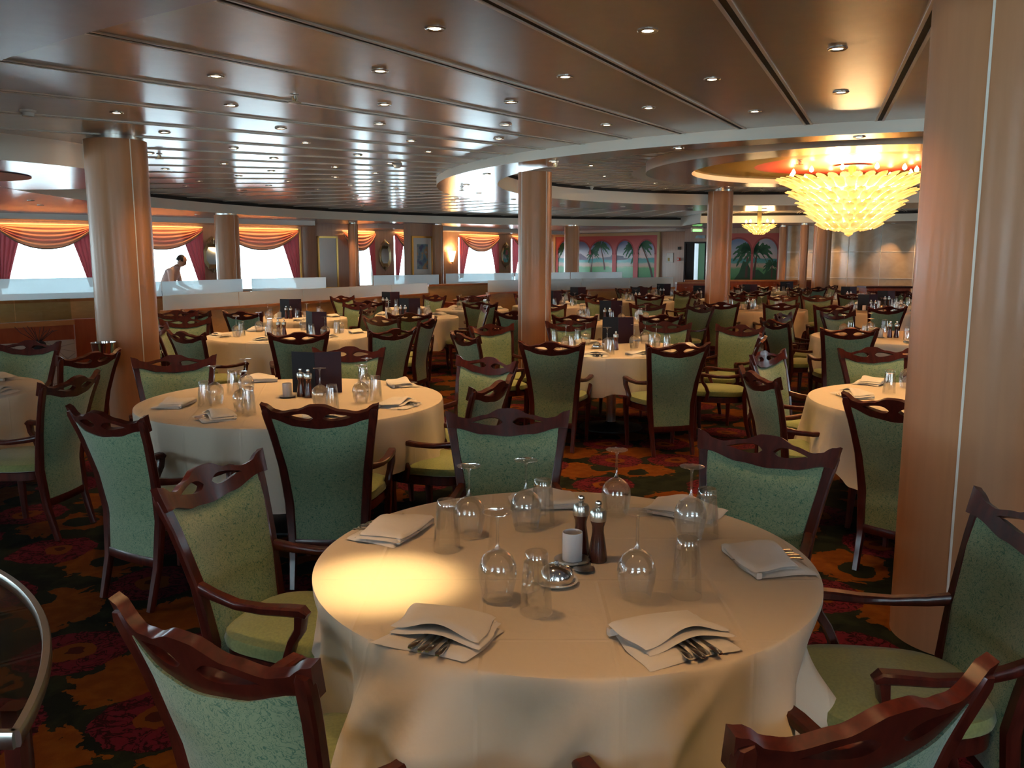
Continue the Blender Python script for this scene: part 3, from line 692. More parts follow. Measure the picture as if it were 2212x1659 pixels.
# ---- person bending behind the balustrade
def person():
    me = bpy.data.meshes.new('person'); sk = {}
    J = {'pelvis': (0, 0, .92, .15), 'waist': (.03, 0, 1.04, .135), 'chest': (.14, 0, 1.24, .16), 'shc': (.22, 0, 1.36, .12), 'neck': (.29, 0, 1.42, .066), 'nk2': (.33, 0, 1.455, .062)}
    for s_, t in ((1, 'l'), (-1, 'r')):
        J.update({'sh'+t: (.20, s_*.16, 1.345, .07), 'el'+t: (.24, s_*.24, 1.07, .048), 'wr'+t: (.44, s_*.20, .96, .032), 'ha'+t: (.52, s_*.18, .945, .03),
                  'hp'+t: (0, s_*.09, .86, .10), 'kn'+t: (.05, s_*.11, .48, .065), 'an'+t: (-.02, s_*.11, .09, .045), 'to'+t: (.14, s_*.12, .04, .04)})
    E_ = [('pelvis', 'waist'), ('waist', 'chest'), ('chest', 'shc'), ('shc', 'neck'), ('neck', 'nk2')]
    for t in 'lr': E_ += [('shc', 'sh'+t), ('sh'+t, 'el'+t), ('el'+t, 'wr'+t), ('wr'+t, 'ha'+t), ('pelvis', 'hp'+t), ('hp'+t, 'kn'+t), ('kn'+t, 'an'+t), ('an'+t, 'to'+t)]
    ks = list(J); me.from_pydata([J[k][:3] for k in ks], [(ks.index(a), ks.index(b)) for a, b in E_], [])
    o = link('person', me); o.location = (*pd(352, 17.4), 0)
    md = o.modifiers.new('skin', 'SKIN'); 
    for i, k in enumerate(ks):
        v = me.skin_vertices[0].data[i]; v.radius = (J[k][3],)*2; v.use_root = (k == 'pelvis')
    ss = o.modifiers.new('sub', 'SUBSURF'); ss.levels = 2; ss.render_levels = 2
    bpy.context.view_layer.update(); dg = bpy.context.evaluated_depsgraph_get()
    nm = bpy.data.meshes.new_from_object(o.evaluated_get(dg)); o.modifiers.clear(); o.data = nm
    for mm in ('shirt', 'trousers', 'skin'): nm.materials.append(M[mm])
    for p_ in nm.polygons:
        c = p_.center; p_.use_smooth = True
        p_.material_index = 1 if c.z < .94 and c.x < .3 and abs(c.y) < .3 and c.z < .93 and not (c.x > .3) else (2 if (c.z > 1.43 and c.x > .26) or (c.x > .42 and c.z < 1.0) else 0)
    # head
    hb = MB()
    def hd(u, v):
        a = 2*pi*u; b = pi*v; r = sin(b); x = .098*r*cos(a); y = .076*r*sin(a); z = .125*cos(b)
        if z < -.03: x = x*.86+.014; y *= .84
        if cos(a) > .93 and -.045 < z < .03 and r > .5: x += .022*(1-abs(z+.012)/.05)
        return (x, y, z)
    hb.grid(hd, 32, 20); h = part('head', hb, 'skin', o); h.location = (.375, 0, 1.535); h.rotation_euler = (0, radians(38), 0)
    hr = MB().grid(lambda u, v: (.104*sin(pi*.50*v)*cos(2*pi*u)-.010, .084*sin(pi*.50*v)*sin(2*pi*u), .134*cos(pi*.50*v)+.002), 28, 12); hh = part('hair', hr, 'hair', h); hh.rotation_euler = (0, radians(-24), 0)
    for s_ in (-1, 1): part('ear', MB().lathe([(.004, -.03), (.016, -.012), (.018, .01), (.004, .03)], 8, -.005, s_*.078), 'skin', h)
    for s_ in (-1, 1): part('eye', MB().lathe([(.002, .012), (.010, .02), (.010, .028), (.002, .034)], 8, .090, s_*.03), 'hair', h)
    part('mouth', MB().box(.078, .092, -.022, .022, -.062, -.054), 'paint_red', h)
    for s_ in (-1, 1):
        fb = MB()
        for k in range(4): fb.sweep([(.53, s_*.18+(k-1.5)*.018, .945), (.575+.006*(k in (1, 2)), s_*.18+(k-1.5)*.02, .935), (.60+.008*(k in (1, 2)), s_*.18+(k-1.5)*.02, .915)], [.017, .015, .011], [.017, .015, .011], n=6)
        fb.sweep([(.49, s_*.18-s_*.02, .95), (.53, s_*.18-s_*.05, .935), (.55, s_*.18-s_*.055, .92)], [.02, .018, .013], [.02, .018, .013], n=6); part('hand', fb, 'skin', o)
    tag(o, 'dark-haired person in a pale pink shirt bending forward before the bright window', 'person')
person()
# ------------------------------------------------------------------ armchair
WZ = [(0, .172), (.2, .176), (.45, .190), (.62, .208), (.78, .234), (.93, .262)]
LZ = [(0, -.285), (.2, -.235), (.42, -.215), (.6, -.240), (.78, -.285), (.93, -.335)]
wz = lambda z: lerp(z, WZ) if z < 0 else slerp(z, WZ) if False else lerp(z, WZ)
lz = lambda z: lerp(z, LZ)
BOW = lambda u: -.050*(1-min(abs(u), 1)**2)
def chair_meshes(hi=True):
    D = {}
    # rear posts running down as rear legs
    for s_ in (-1, 1):
        zs = [0, .1, .2, .32, .42, .52, .62, .72, .80, .86, .895, .912]
        D[('leg', 'r%d' % s_)] = MB().sweep([(s_*(wz(z)), lz(z), z) for z in zs], [.030, .034, .040, .044, .046, .044, .042, .040, .040, .042, .040, .026], [.030, .032, .034, .036, .038, .034, .030, .028, .027, .027, .026, .020], ref=(0, 1, 0)).mesh('rear_leg', 'mahogany')
        D[('leg', 'f%d' % s_)] = MB().sweep([(s_*.212, .190, 0), (s_*.215, .198, .12), (s_*.222, .208, .30), (s_*.225, .210, .42)], [.026, .032, .042, .046], [.026, .032, .042, .046], ref=(0, 1, 0)).mesh('front_leg', 'mahogany')
        ap = [(.208, -.235, .612), (.224, -.17, .600), (.244, -.08, .590), (.256, .02, .592), (.260, .10, .600), (.260, .150, .602), (.260, .168, .592)]
        mb = MB().sweep([(s_*x, y, z) for x, y, z in ap], [.030, .030, .034, .040, .044, .042, .030], [.034, .030, .026, .026, .028, .030, .018])
        sp = [(.258, .145, .590), (.258, .140, .545), (.252, .110, .50), (.245, .090, .45), (.236, .100, .40), (.232, .11, .37)]
        mb.sweep([(s_*x, y, z) for x, y, z in sp], [.034, .030, .028, .030, .034, .034], [.040, .036, .032, .036, .044, .044], ref=(1, 0, 0))
        D[('armrest', s_)] = mb.mesh('armrest', 'mahogany')
    # top rail with its two leaf-shaped openings and fan splat
    zt = lambda u: slerp(abs(u), [(0, .934), (.10, .933), (.42, .906), (.72, .893), (.86, .900), (1, .926), (1.08, .934)])
    zb = lambda u: slerp(abs(u), [(0, .812), (.45, .822), (1, .856)])
    def hole(u):
        a = abs(u)
        if not (.11 < a < .66): return None
        t = (a-.11)/.55; c = .873+.004*t; h = .020*(sin(pi*t**.55))
        return (c-h*.8, c+h)
    nu = 48; us = [(-1+2*i/nu)*1.075 for i in range(nu+1)]
    mb = MB(); vs = []; rows = 6
    zmid = {}
    for u in us:
        h = hole(u); c = .874
        lo, hi_ = h if h else (c, c)
        top, bot = zt(u), zb(u)
        zz = [bot, (bot+lo)/2, lo, hi_, (hi_+top)/2, top]
        for z in zz:
            w_ = wz(z)*u; vs.append((w_, lz(z)+BOW(u), z))
    fs = []
    for i in range(nu):
        for j in range(rows-1):
            if j == 2:
                if not (hole(us[i]) or hole(us[i+1])): continue
                continue
            fs.append((i*rows+j, (i+1)*rows+j, (i+1)*rows+j+1, i*rows+j+1))
    # close the solid stretches (rows 2 and 3 coincide there)
    me = bpy.data.meshes.new('top_rail'); me.from_pydata(vs, [], fs); b = bmesh.new(); b.from_mesh(me)
    bmesh.ops.remove_doubles(b, verts=b.verts, dist=.0008); bmesh.ops.recalc_face_normals(b, faces=b.faces)
    bmesh.ops.solidify(b, geom=b.faces[:], thickness=.026)
    bmesh.ops.recalc_face_normals(b, faces=b.faces); b.to_mesh(me); b.free(); me.materials.append(M['mahogany'])
    for p_ in me.polygons: p_.use_smooth = True
    me.set_sharp_from_angle(angle=radians(38)); D[('top_rail', 0)] = me
    # upholstered back, fabric on both faces
    def back(side):
        def f(u, v):
            uu = -1+2*u; z0, z1 = .235, zb(uu)+.006; z = z0+(z1-z0)*v; w_ = (wz(z)-.014)*uu
            e = (1-abs(uu)**6)*(1-abs(2*v-1)**10); return (w_, lz(z)+BOW(uu)*min(1, .25+v)+(.012+.020*e if side else -.008-.004*e), z)
        return f
    mb = MB(); n1, n2 = 18, 22
    mb.grid(back(1), n1, n2); mb.grid(back(0), n1, n2); o = (n1+1)*(n2+1); w_ = n1+1
    rim = [i for i in range(w_)]+[j*w_+n1 for j in range(1, n2+1)]+[n2*w_+i for i in range(n1-1, -1, -1)]+[j*w_ for j in range(n2-1, 0, -1)]
    k = len(rim); mb.f += [(rim[i], rim[(i+1) % k], o+rim[(i+1) % k], o+rim[i]) for i in range(k)]; mb.mi += [0]*k; mb.sm += [True]*k
    D[('backrest', 0)] = mb.mesh('backrest', 'damask')
    D[('bottom_rail', 0)] = MB().sweep([(wz(.22)*u, lz(.22)+BOW(u)*.25, .222) for u in (-1, -.5, 0, .5, 1)], .026, .045).mesh('bottom_rail', 'mahogany')
    # seat
    def out(t, g=0.0):
        a = 2*pi*t; c, s_ = cos(a), sin(a); x = abs(c)**.55*(1 if c > 0 else -1); y = abs(s_)**.55*(1 if s_ > 0 else -1)
        yy = .012+(.228+g)*y+ (.018*(1-x*x) if y > 0 else 0); return ((.222+g+.030*(yy/.24))*x, yy)
    def st(prof, name, m_):
        mb = MB(); n = 40; vs = []
        for g, z in prof:
            for i in range(n): x, y = out(i/n, g); vs.append((x, y, z))
        fs = [(j*n+i, j*n+(i+1) % n, (j+1)*n+(i+1) % n, (j+1)*n+i) for j in range(len(prof)-1) for i in range(n)]
        fs += [tuple(range(n))[::-1], tuple((len(prof)-1)*n+i for i in range(n))]
        return mb.add(vs, fs).mesh(name, m_)
    D[('seat', 0)] = st([(-.01, .405), (.004, .412), (.008, .430), (.002, .450), (-.03, .466), (-.09, .476), (-.16, .479)], 'seat', 'seat_fabric')
    D[('seat_rail', 0)] = st([(-.012, .352), (-.004, .356), (-.004, .402), (-.012, .406)], 'seat_rail', 'mahogany')
    return D
CM = chair_meshes()
proto = None
TABLES = {}; CHAIRS = []          # (object, x, y, table)
def chair(x, y, nx, ny, table=None, note=None):
    """x, y: centre of the top rail; (nx, ny): direction the chair faces"""
    global proto
    L = math.hypot(nx, ny); nx, ny = nx/L, ny/L
    for it in range(14):
        for kx, ky, kr in COLS:
            cx, cyy = x+.335*nx, y+.335*ny; dd = dist((cx, cyy), (kx, ky)); need = kr+.36
            if dd < need and y > 5.5: k = (need-dd)/max(dd, .05); x += (cx-kx)*k; y += (cyy-ky)*k
        cx, cyy = x+.335*nx, y+.335*ny
        for tt in TABLES.values():
            dd = dist((cx, cyy), (tt.x, tt.y)); need = tt.R+.13
            if dd < need and y > 5.5: k = (need-dd)/max(dd, .05); x += (cx-tt.x)*k; y += (cyy-tt.y)*k; cx, cyy = x+.335*nx, y+.335*ny
        for c_ in CHAIRS:
            dd = dist((cx, cyy), (c_[1], c_[2]))
            if dd < .60 and y > 5.5: k = (.60-dd)/max(dd, .05); x += (cx-c_[1])*k; y += (cyy-c_[2])*k; cx, cyy = x+.335*nx, y+.335*ny
    loc = (x+.335*nx, y+.335*ny, 0); rz = atan2(-nx, ny)
    if proto is None:
        proto = thing('armchair', 'armchair', 'armchair', loc, rz)
        for (nm, _), me in CM.items(): link(nm, me, proto)
        o = proto
    else: o = dup(proto, loc, rz)
    CHAIRS.append((o, loc[0], loc[1], nx, ny, table, note)); return o

# ------------------------------------------------------------------ tables
class Tb: pass

def cloth_mesh(R, S_, seed, low, zt=.762, hi=False, maxd=.62, amp=1.0, bulge=()):
    rnd = random.Random(seed); n = (480 if amp > 1.1 else 240) if hi else 120; nv = (56 if amp > 1.1 else 24) if hi else 14
    K = [(rnd.randint(4, 6), rnd.random()*6.28, .55), (rnd.randint(7, 10), rnd.random()*6.28, .8), (rnd.randint(12, 17), rnd.random()*6.28, .45)]
    rot = rnd.random()*pi/2
    mb = MB(); top = [0, .3*R, .6*R, .85*R, .96*R]
    def ang(i): return 2*pi*i/n
    vs = [(0, 0, zt)]; 
    for r in top[1:]:
        for i in range(n): vs.append((r*cos(ang(i)), r*sin(ang(i)), zt))
    def hang(a):
        b = a+rot; L = S_/max(abs(cos(b)), abs(sin(b)))-R
        if S_ == 0: L = low
        return min(max(L, .34), maxd)
    def fold(a):
        f = 0
        for k, p, w_ in K:
            q = 1-abs(sin((k*a+p+.5*sin(3*a+p))/2)) if k < 12 else .5+.5*sin(k*a+p); f += w_*(q**1.25)*1.25
        return f/1.8
    for j in range(nv+1):
        v = j/nv
        for i in range(n):
            a = ang(i); H = hang(a); s_ = v*H
            # rounded edge then a nearly upright fall, folds opening out downwards
            e = min(s_/.05, 1); z = zt-.006*e-max(s_-.02, 0)*.985; op = min(1, max(0, (s_-.015)/.34))
            crn = max(0, (H-.42)/.2); f = fold(a)
            r = R*(.995)+.012*sin(e*pi/2)+amp*op**1.1*(.125*f-.050)+.02*op*crn
            if hi: r += .004*op*sin(23*a+4*v+2*sin(5*a))*f+.006*sin(9*a-6*v)*op
            for ba, bw, bh in bulge:
                dd = (a-ba+pi) % (2*pi)-pi; r += bh*math.exp(-(dd/bw)**2)*min(1, max(0, (s_-.01)/.16))
            if hi and amp > 1.1:
                q = Vector((2.2*cos(a), 2.2*sin(a), 2.6*z)); rg = math.exp(-(mnoise.noise(q)/.16)**2); r += op*(.075*rg+.055*mnoise.noise(q*.8+Vector((7, 1, 2))))-.035*op
            vs.append((r*cos(a), r*sin(a), z))
    fs = [(0, 1+i, 1+(i+1) % n) for i in range(n)]
    nr = len(top)-1+nv+1
    for j in range(nr-1):
        for i in range(n): fs.append((1+j*n+i, 1+j*n+(i+1) % n, 1+(j+1)*n+(i+1) % n, 1+(j+1)*n+i))
    return mb.add(vs, fs).mesh('tablecloth', 'tablecloth', fix=False)
table_proto = None
def make_table(key, x, y, R, phrase, S_=1.0, seed=1, hi=False, rz=0.0, maxd=.45, amp=1.0, bulge=()):
    t = Tb(); t.x, t.y, t.R, t.ph, t.key = x, y, R, phrase, key; TABLES[key] = t
    e = thing('round_table', 'round pedestal table hidden under the cloth, '+phrase, 'table', (x, y, 0))
    part('tabletop', MB().lathe([(.02, .72), (R-.03, .72), (R-.02, .735), (R-.03, .752), (.02, .752)], 48), 'mahogany', e)
    part('pedestal', MB().lathe([(.045, .03), (.045, .70), (.16, .72)], 20, cap=False), 'brushed_steel', e)
    part('foot', MB().lathe([(.30, 0), (.30, .012), (.08, .035), (.045, .06)], 32), 'black_thing', e)
    o = link('tablecloth', cloth_mesh(R, R*S_, seed, .4, hi=hi, maxd=maxd, amp=amp, bulge=bulge), None, (x, y, 0), rz); tag(o, 'white cloth draped over '+phrase, 'tablecloth')
    return t
def side_words(x, y, t):
    a = math.degrees(atan2(y-t.y, x-t.x)) % 360
    return ['right side', 'far right side', 'far side', 'far left side', 'left side', 'near left side', 'near side', 'near right side'][int(((a+22.5) % 360)//45)]

# ------------------------------------------------------------------ tableware
ZT = .764
def wine_mb(n=28):   # stands upside down on its rim
    return MB().lathe([(.037, 0), (.0425, .022), (.0480, .048), (.0500, .070), (.0470, .092), (.0370, .111), (.022, .122), (.0085, .129), (.0045, .140), (.0038, .185), (.0042, .208), (.008, .216), (.022, .2205), (.036, .2225), (.0372, .2245), (.034, .2255), (.001, .2265)], n, cap=False).lathe([(.037, 0), (.0358, .001), (.0413, .022), (.0468, .048), (.0488, .070), (.0458, .0915), (.0358, .1098), (.0205, .120), (.001, .125)], n, cap=False)
def tumbler_mb(n=28):
    return MB().lathe([(.0400, 0), (.0392, .02), (.0368, .06), (.0335, .10), (.0300, .135), (.0285, .150), (.0265, .1535), (.001, .1535)], n, cap=False).lathe([(.0400, 0), (.0385, .001), (.0378, .02), (.0353, .06), (.0318, .10), (.0285, .128), (.001, .131)], n, cap=False)
WG = [wine_mb(28).mesh('wine_glass', 'drinking_glass', fix=False), wine_mb(14).mesh('wine_glass', 'drinking_glass', fix=False)]
TG = [tumbler_mb(28).mesh('tumbler', 'drinking_glass', fix=False), tumbler_mb(14).mesh('tumbler', 'drinking_glass', fix=False)]
def napkin_mb(seed=0, open_=1.0, hi=True, w=.235, d=.175):
    rnd = random.Random(seed); mb = MB(); n1, n2 = (26, 20) if hi else (10, 8)
    p1, p2, p3 = [rnd.random()*6 for _ in range(3)]
    def sheet(z0, th, arch, sk, ox, oy, ws, ds):
        def f(u, v, top):
            x = (u-.5)*w*ws; y = (v-.5)*d*ds
            x += sk*y+.004*sin(7*v+p1); y += .005*sin(5*u+p2)+oy; x += ox
            ed = min(u, 1-u, v, 1-v)*8; ed = min(1, ed)
            z = z0+.0025*sin(4*u+3*v+p3)+.0025
            z += arch*max(0, 1-v*1.15)**1.2*(.5+.5*cos(min(1, abs(u-.52)/.48)*pi))
            z += .004*sin(9*u+p1+3*v)*arch*14*.06
            return (x, y, z+(th if top else 0)*(ed**.5))
        o = len(mb.v); mb.grid(lambda u, v: f(u, v, 1), n1, n2); o2 = len(mb.v); mb.grid(lambda u, v: f(u, v, 0), n1, n2)
        w_ = n1+1; rim = list(range(w_))+[j*w_+n1 for j in range(1, n2+1)]+[n2*w_+i for i in range(n1-1, -1, -1)]+[j*w_ for j in range(n2-1, 0, -1)]; k = len(rim)
        mb.f += [(o+rim[i], o+rim[(i+1) % k], o2+rim[(i+1) % k], o2+rim[i]) for i in range(k)]; mb.mi += [0]*k; mb.sm += [True]*k
    sheet(0, .011, 0, .06, 0, -.012, 1.0, 1.0); sheet(.0125, .008, .016*open_, -.10, .006, .012, .96, .82); sheet(.022, .011, .026*open_, -.16, -.004, .020, .94, .79)
    # the fold joining the layers along the far edge
    mb.sweep([((u-.5)*w*.95-.012, d*.415+.006*0, .013) for u in [i/10 for i in range(11)]], .016, .018, n=8)
    return mb
NK = [napkin_mb(i, 1.0, True).mesh('napkin', 'napkin') for i in range(4)]; NKL = [napkin_mb(i, .7, False).mesh('napkin', 'napkin') for i in range(2)]
def handle_mb(kind):
    L = .19; mb = MB()
    # handle end towards -y
    mb.sweep([(0, -.095, .0), (0, -.088, .001), (0, -.06, .002), (0, -.02, .0035), (0, .02, .003)], [.010, .017, .015, .009, .006], [.004, .005, .0045, .004, .0035])
    if kind == 'knife': mb.sweep([(0, .015, .003), (.002, .05, .003), (.002, .09, .003), (0, .115, .003)], [.008, .016, .016, .003], [.003, .002, .0015, .001])
    elif kind == 'fork':
        mb.sweep([(0, .015, .003), (0, .045, .001), (0, .06, .002)], [.006, .02, .022], [.003, .002, .002])
        for k in range(4): mb.sweep([(-.0085+.0057*k, .058, .002), (-.0085+.0057*k, .10, .006)], [.0032, .002], [.002, .0012])
    else: mb.sweep([(0, .015, .003), (0, .04, .001), (0, .06, -.000), (0, .08, .001), (0, .092, .003)], [.006, .022, .032, .026, .006], [.003, .003, .003, .003, .002])
    return mb
CUT = {k: handle_mb(k).mesh(k, 'chrome') for k in ('knife', 'fork', 'spoon')}
def place_napkin(t, x, y, rz, words, seed=0, cutlery=4, hi=True):
    o = link('napkin', (NK[seed % 4] if hi else NKL[seed % 2]), None, (x, y, ZT-.001), rz)
    tag(o, 'folded white napkin, %s of %s' % (words, t.ph), 'napkin', None, None); o['group'] = 'napkins on '+t.ph
    for k in range(cutlery):
        kind = ('fork', 'knife', 'spoon', 'fork')[k]; off = (k-(cutlery-1)/2)*.020+.012; back = -.014-.006*(k % 2)
        a = rz+radians((-3, 2, -1, 4)[k]); ca, sa = cos(rz), sin(rz)
        c = link(kind, CUT[kind], None, (x+off*ca-back*sa, y+off*sa+back*ca, ZT+.0125), a)
        tag(c, 'steel %s in the napkin, %s of %s' % (kind, words, t.ph) if k < 3 else 'dessert fork in the napkin, %s of %s' % (words, t.ph), kind); c['group'] = 'cutlery in the napkins'
def place_glass(kind, t, x, y, words, hi=True, extra=''):
    me = (WG if kind == 'wine' else TG)[0 if hi else 1]
    o = link('wine_glass' if kind == 'wine' else 'tumbler', me, None, (x, y, ZT), 0)
    tag(o, ('upturned wine glass' if kind == 'wine' else 'upturned clear tumbler')+extra+', %s of %s' % (words, t.ph), 'glass'); o['group'] = ('wine glasses on ' if kind == 'wine' else 'tumblers on ')+t.ph
    return o
def pepper_mill(x, y, label, hi=True):
    n = 24 if hi else 12; e = thing('pepper_mill', label, 'mill', (x, y, ZT))
    part('body', MB().lathe([(.027, 0), (.0275, .006), (.026, .02), (.021, .055), (.0165, .085), (.017, .10), (.0225, .118)], n), 'mill_wood', e)
    part('cap', MB().lathe([(.0228, .118), (.0235, .125), (.0235, .142), (.020, .149), (.008, .153)], n), 'brushed_steel', e)
    part('knob', MB().lathe([(.003, .152), (.0085, .157), (.0105, .165), (.0085, .173), (.001, .1765)], n), 'chrome', e); return e
def candle(x, y, t, hi=True, label=None):
    n = 28 if hi else 14; e = thing('candle_holder', label or 'frosted white candle holder on a steel saucer, '+t.ph, 'candle holder', (x, y, ZT))
    part('glass_cylinder', MB().lathe([(.028, .006), (.0285, .088), (.0265, .088), (.026, .012), (.001, .012)], n, cap=False), 'frosted_candle', e)
    part('saucer', MB().lathe([(.028, 0), (.046, .004), (.052, .008), (.050, .009), (.028, .006), (.001, .006)], n), 'brushed_steel', e); return e
def butter(x, y, t, label=None, hi=True):
    n = 32 if hi else 14; e = thing('butter_dish', label or 'small domed steel butter dish on a white saucer, '+t.ph, 'dish', (x, y, ZT))
    part('saucer', MB().lathe([(.030, 0), (.055, .005), (.058, .009), (.054, .009), (.030, .004), (.001, .004)], n), 'white_china', e)
    part('dome', MB().lathe([(.046, .008), (.0465, .018), (.043, .032), (.034, .044), (.020, .050), (.001, .052)], n), 'chrome', e)
    part('knob', MB().lathe([(.003, .051), (.007, .055), (.005, .060), (.001, .061)], 12), 'chrome', e); return e
def menu(x, y, rz, t, open_=1.0, label=None):
    e = thing('menu', label or 'black menu folder standing open, '+t.ph, 'menu', (x, y, ZT), rz)
    w, h = .165, .262
    part('front_cover', MB().obox((0, 0), (-w*cos(.42*open_), w*sin(.42*open_)), 0, h, .006), 'menu_black', e)
    part('back_cover', MB().obox((0, 0), (w*cos(.30*open_), w*sin(.30*open_)), 0, h, .006), 'menu_plum', e)
    part('pages', MB().obox((.004, .010), (w*.92*cos(.30), .010+w*.92*sin(.30)), .01, h-.01, .003), 'paper', e); return e
def dress(t, n, a0, hi=False, cutl=0, skip=(), menu_at=(0, .05), mrz=0.0, mills=True, seed=3):
    """settings round a table: napkin, wine glass, tumbler; menu, mills and candle in the middle"""
    rnd = random.Random(seed)
    for k in range(n):
        a = radians(a0+360*k/n+rnd.uniform(-6, 6)); c, s_ = cos(a), sin(a); q = (t.x+c*(t.R-.16), t.y+s_*(t.R-.16)); w_ = side_words(*q, t)
        if k in skip: continue
        place_napkin(t, q[0], q[1], a+pi/2+rnd.uniform(-.5, .5), w_, k, cutl, hi)
        r = t.R-.34; o = .075+rnd.uniform(-.01, .02)
        place_glass('wine', t, t.x+c*r-s_*o, t.y+s_*r+c*o, w_, hi); place_glass('tumbler', t, t.x+c*(r-.05)+s_*o*.5, t.y+s_*(r-.05)-c*o*.5, w_, hi)
    if menu_at is not None: menu(t.x+menu_at[0], t.y+menu_at[1], mrz, t)
    if mills:
        pepper_mill(t.x-.10, t.y-.09, 'dark wooden pepper mill with steel cap, the left of two, '+t.ph, hi); pepper_mill(t.x-.035, t.y-.10, 'dark wooden salt mill with steel cap, the right of two, '+t.ph, hi)
        candle(t.x-.20, t.y-.08, t, hi)

far = [('T13', 1385, 16.6, .66, 'the table below the ship in the mural', 6, 30), ('T14', 1250, 16.7, .62, 'the far table below the slim mural column', 4, 0), ('T15', 1437, 18.8, .62, 'the farthest table beside the frosted glass', 4, 20),
       ('T16', 1196, 14.9, .72, 'the table just right of the middle column', 5, 40), ('T17', 1518, 17.6, .66, 'the table left of the chandelier column', 5, 0), ('T18', 1625, 18.4, .78, 'the table beyond the chandelier column', 6, 20),
       ('T19', 1842, 17.0, .78, 'the far table before the marble wall column', 6, 10), ('T20', 1705, 20.6, .66, 'the farthest table before the marble wall', 5, 0), ('T21', 1925, 14.9, .70, 'the far table beside the right column', 5, 30)]
FAR_T = []
for i, (k, px, D_, R, ph, n, a0) in enumerate(far):
    x, y = pd(px, D_); t = make_table(k, x, y, R, ph, 1.3, seed=30+i); dress(t, n, a0+25, False, mills=(i % 2 == 0)); FAR_T.append((t, n, a0))

# ---- the nearest table
T1 = make_table('T1', .148, 2.34, .705, 'the nearest table', 1.95, seed=11, hi=True, rz=0, maxd=.69, amp=1.25, bulge=((radians(244), .13, .12), (radians(342), .45, -.085), (radians(205), .35, -.05)))
a = lambda x, y, z=ZT: at(x, y, z)
for (px, py), rz, w_, sd in [((957, 1372), -.42, 'front left', 0), ((1452, 1385), .38, 'front right', 1), ((1648, 1215), 1.75, 'right', 2), ((1478, 1108), 2.55, 'far right', 3), ((1176, 1088), 3.25, 'far side', 0), ((850, 1150), -1.95, 'far left', 1)]:
    q = a(px, py); place_napkin(T1, q[0], q[1], rz, w_, sd, 4)
for px, py, w_ in [(1075, 1290, 'front left'), (1014, 1158, 'far left'), (1136, 1142, 'far side'), (1330, 1112, 'far right'), (1374, 1290, 'front right'), (1490, 1160, 'right')]: place_glass('wine', T1, *a(px, py), w_)
for px, py, w_ in [(1158, 1322, 'front left'), (966, 1188, 'far left'), (1172, 1135, 'far side'), (1482, 1286, 'front right'), (1524, 1158, 'right')]: place_glass('tumbler', T1, *a(px, py), w_)
q = a(1291, 1210); pepper_mill(*q, 'dark wooden mill with steel cap, front one of the pair on the nearest table')
q = a(1254, 1196); pepper_mill(*q, 'dark wooden mill behind the candle holder on the nearest table')
q = a(1236, 1213); candle(*q, T1); q = a(1202, 1258); butter(*q, T1)
q = a(1262, 1232); e = thing('steel_saucer', 'small steel saucer beside the candle holder on the nearest table', 'saucer', (*q, ZT)); part('plate', MB().lathe([(.012, 0), (.026, .003), (.030, .006), (.027, .006), (.012, .003), (.001, .003)], 24), 'brushed_steel', e)
chair(-1.0, 2.72, .95, -.28, T1); chair(-.58, 1.49, .52, .85, T1); chair(.58, 1.25, -.41, .91, T1); chair(1.40, 2.19, -1, .04, T1)
chair(.98, 3.18, -.62, -.78, T1); chair(-.02, 3.76, .03, -1, T1); chair(-.04, .88, .0, 1, T1)

# ---- table right of the left column
T2 = make_table('T2', -1.33, 5.1, .90, 'the table beside the left column', 1.36, seed=5, hi=True, rz=.2, maxd=.47)
for (px, py), rz, w_, sd, cu in [((378, 876), -1.6, 'left', 0, 0), ((468, 903), -1.0, 'near left', 1, 4), ((866, 832), 1.9, 'far right', 2, 3), ((862, 876), 1.2, 'right', 3, 4), ((700, 905), .1, 'near side', 1, 0), ((560, 823), 3.4, 'far side', 0, 0)]:
    q = a(px, py); place_napkin(T2, q[0], q[1], rz, w_, sd, cu, True)
for px, py, w_ in [(466, 872, 'left'), (533, 852, 'far left'), (523, 888, 'near left'), (693, 878, 'near side'), (780, 870, 'right'), (794, 850, 'far right')]: place_glass('wine', T2, *a(px, py), w_)
for px, py, w_ in [(443, 880, 'left'), (504, 850, 'far left'), (538, 895, 'near left'), (718, 888, 'near side'), (812, 866, 'right'), (785, 838, 'far right')]: place_glass('tumbler', T2, *a(px, py), w_)
q = a(682, 850); menu(q[0], q[1], .05, T2, .9, 'large black and plum menu folder standing beside two mills, '+T2.ph)
pepper_mill(*a(651, 856), 'dark wooden mill beside the candle holder, '+T2.ph); pepper_mill(*a(667, 858), 'dark wooden mill next to the menu folder, '+T2.ph); candle(*a(621, 858), T2)
chair(*at(689, 880, .92), .02, 1, T2); chair(-1.84, 3.75, .50, .87, T2); chair(*at(408, 776, .92), .35, -.94, T2); chair(*at(751, 753, .93), .0, -1, T2)
chair(-.20, 5.75, -.66, -.75, T2); chair(-.10, 4.69, -.92, .38, T2)

